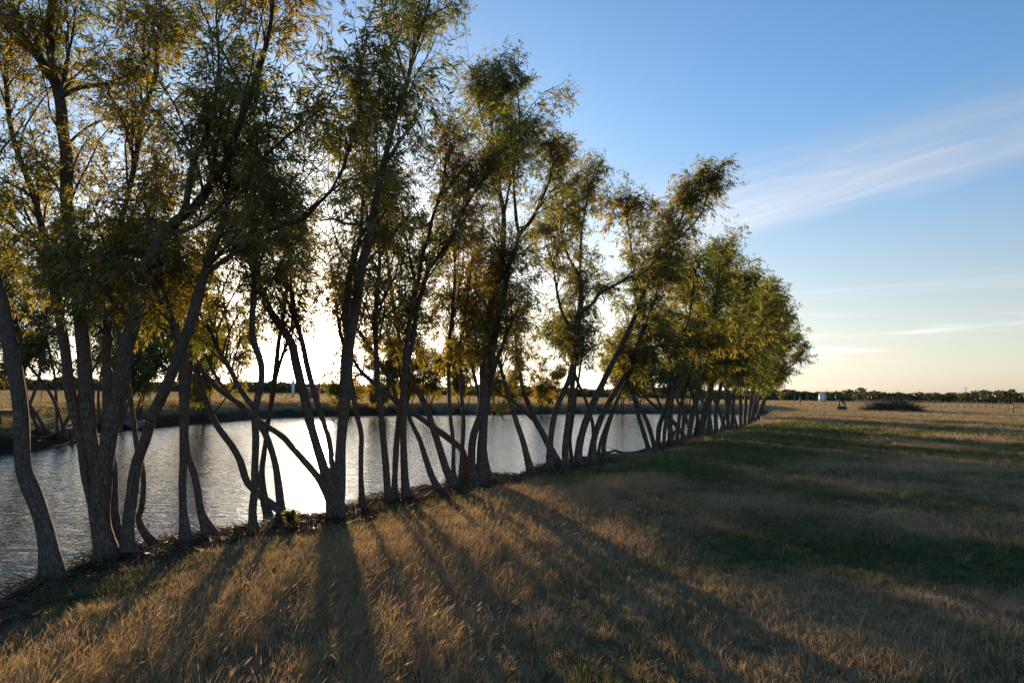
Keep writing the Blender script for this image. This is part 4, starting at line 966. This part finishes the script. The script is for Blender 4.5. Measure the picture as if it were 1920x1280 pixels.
bands = [(2.6, 7, 560, 1.0), (7, 13, 300, 1.15), (13, 26, 95, 1.7), (26, 60, 22, 2.6), (60, 130, 4.5, 2.3), (130, 270, 0.9, 4.5)]
for bi, (y0, y1, dn, sc_) in enumerate(bands):
    area = 0.9 * (y1 ** 2 - y0 ** 2); n = int(area * dn)
    y = np.sqrt(g.uniform(y0 ** 2, y1 ** 2, n)); x = g.uniform(-0.9, 0.9, n) * y
    sd_ = poly_sd(x, y, POND); h_ = height(x, y, sd_); dr = dryness(x, y); nn = fbm(x * 1.3, y * 1.3, 3); dd_ = poly_sd(x, y, DRY)
    keep = (sd_ > 0.60 + 1.0 * (1 - g.random(n) ** 0.6) * (nn + 0.5) + 0.35 * sstep(0.45, 0.6, fbm(x * 0.8 + 3, y * 0.8, 2))) & (g.random(n) > 0.75 * sstep(0.60, 0.74, nn))
    keep &= g.random(n) > 0.93 * bare_bank(x, y, sd_, fbm(x * 1.3, y * 1.3, 3)) * (y < 60)
    patch = sstep(0.15, -0.8, dd_ + (fbm(x * 0.9, y * 0.9, 3) - 0.5) * 1.5)
    ptall = np.where(y < 26, 0.012 + 0.045 * sstep(0.5, 0.75, dr) + patch * (0.05 + 0.24 * sstep(0.36, 0.62, fbm(x * 1.1 + 11, y * 1.1 + 4, 3))), 0.0) * (sd_ > 1.5)
    tall = g.random(n) < ptall
    P = np.stack([x, y, h_ - 0.012], -1)
    clump = 0.75 + 0.6 * fbm(x * 2.1 + 7, y * 2.1, 2)
    for isT in (0, 1):
        for v in range(3):
            s = keep & (tall == bool(isT)) & (np.arange(n) % 3 == v)
            m_ = int(s.sum())
            if m_ == 0: continue
            if isT:
                rot = np.stack([g.normal(0, 0.12, m_), g.normal(0.06, 0.2, m_), g.normal(0.0, 0.75, m_)], -1); scl = g.uniform(0.4, 1.0, m_) * (0.62 + 0.35 * patch[s]) * min(sc_, 1.35)
                ti = np.clip(0.78 + g.normal(0, 0.14, m_), 0.3, 1)
            else:
                rot = np.stack([g.normal(0, 0.2, m_), g.normal(0, 0.2, m_), g.uniform(0, 6.28, m_)], -1); scl = g.uniform(0.5, 1.05, m_) * clump[s] * sc_
                ti = np.clip(dr[s] * 0.84 - 0.22 * sstep(2.6, 1.0, sd_[s]) * (y[s] < 40) + g.normal(0, 0.16, m_) - 0.02, 0, 1)
            scatter(('straw_grass' if isT else 'turf_grass'), (TALL if isT else TURF)[v], P[s], rot, scl, ti, 'wind-leaning dry straw grass in the field' if isT else 'short green and straw coloured turf')
# leaf litter and twigs on the bare bank
LIT = leaf_mat('litter', [(0.0, (0.03, 0.02, 0.012)), (0.5, (0.09, 0.055, 0.03)), (1.0, (0.20, 0.12, 0.06))], 0.15, (1.2, 1.0, 0.7), 'tint', 'INSTANCER')
Vs, Fs, o_ = [], [], 0
for q in range(9):
    p = np.array([g.normal(0, 0.07), g.normal(0, 0.07), abs(g.normal(0, 0.014))]); a = g.uniform(0, 6.28); d = np.array([math.cos(a), math.sin(a), g.normal(0, 0.3)]); e = np.array([-d[1], d[0], g.normal(0, 0.4)])
    L1, w1 = (0.045, 0.007) if q < 6 else (0.11, 0.0035)
    Vs.append(np.array([p - d * L1, p + e * w1, p + d * L1, p - e * w1])); Fs.append([o_, o_ + 1, o_ + 2, o_ + 3]); o_ += 4
LS = source('litter_bit', np.vstack(Vs), np.array(Fs), LIT)
n = 90000; y = np.sqrt(g.uniform(4 ** 2, 45 ** 2, n)); x = g.uniform(-0.85, 0.8, n) * y; y = np.where(g.random(n) < 0.5, y * 0.4 + 3, y); x = np.where(np.abs(x) > 0.9 * y, g.uniform(-0.85, 0.5, n) * y, x)
sd_ = poly_sd(x, y, POND); s = (sd_ > 0.02) & (sd_ < 3) & (bare_bank(x, y, sd_, fbm(x * 1.3, y * 1.3, 3)) > g.random(n))
P = np.stack([x, y, height(x, y, sd_) + 0.006], -1)[s]; m_ = len(P)
scatter('leaf_litter', LS, P, np.stack([g.normal(0, 0.2, m_), g.normal(0, 0.2, m_), g.uniform(0, 6.28, m_)], -1), g.uniform(0.7, 1.5, m_), np.clip(g.normal(0.45, 0.22, m_), 0, 1), 'brown leaf litter and twigs on the bare bank')
print('TRIS', sum(sum(p_.loop_total - 2 for p_ in o.data.polygons) for o in scene.objects if o.type == 'MESH'))
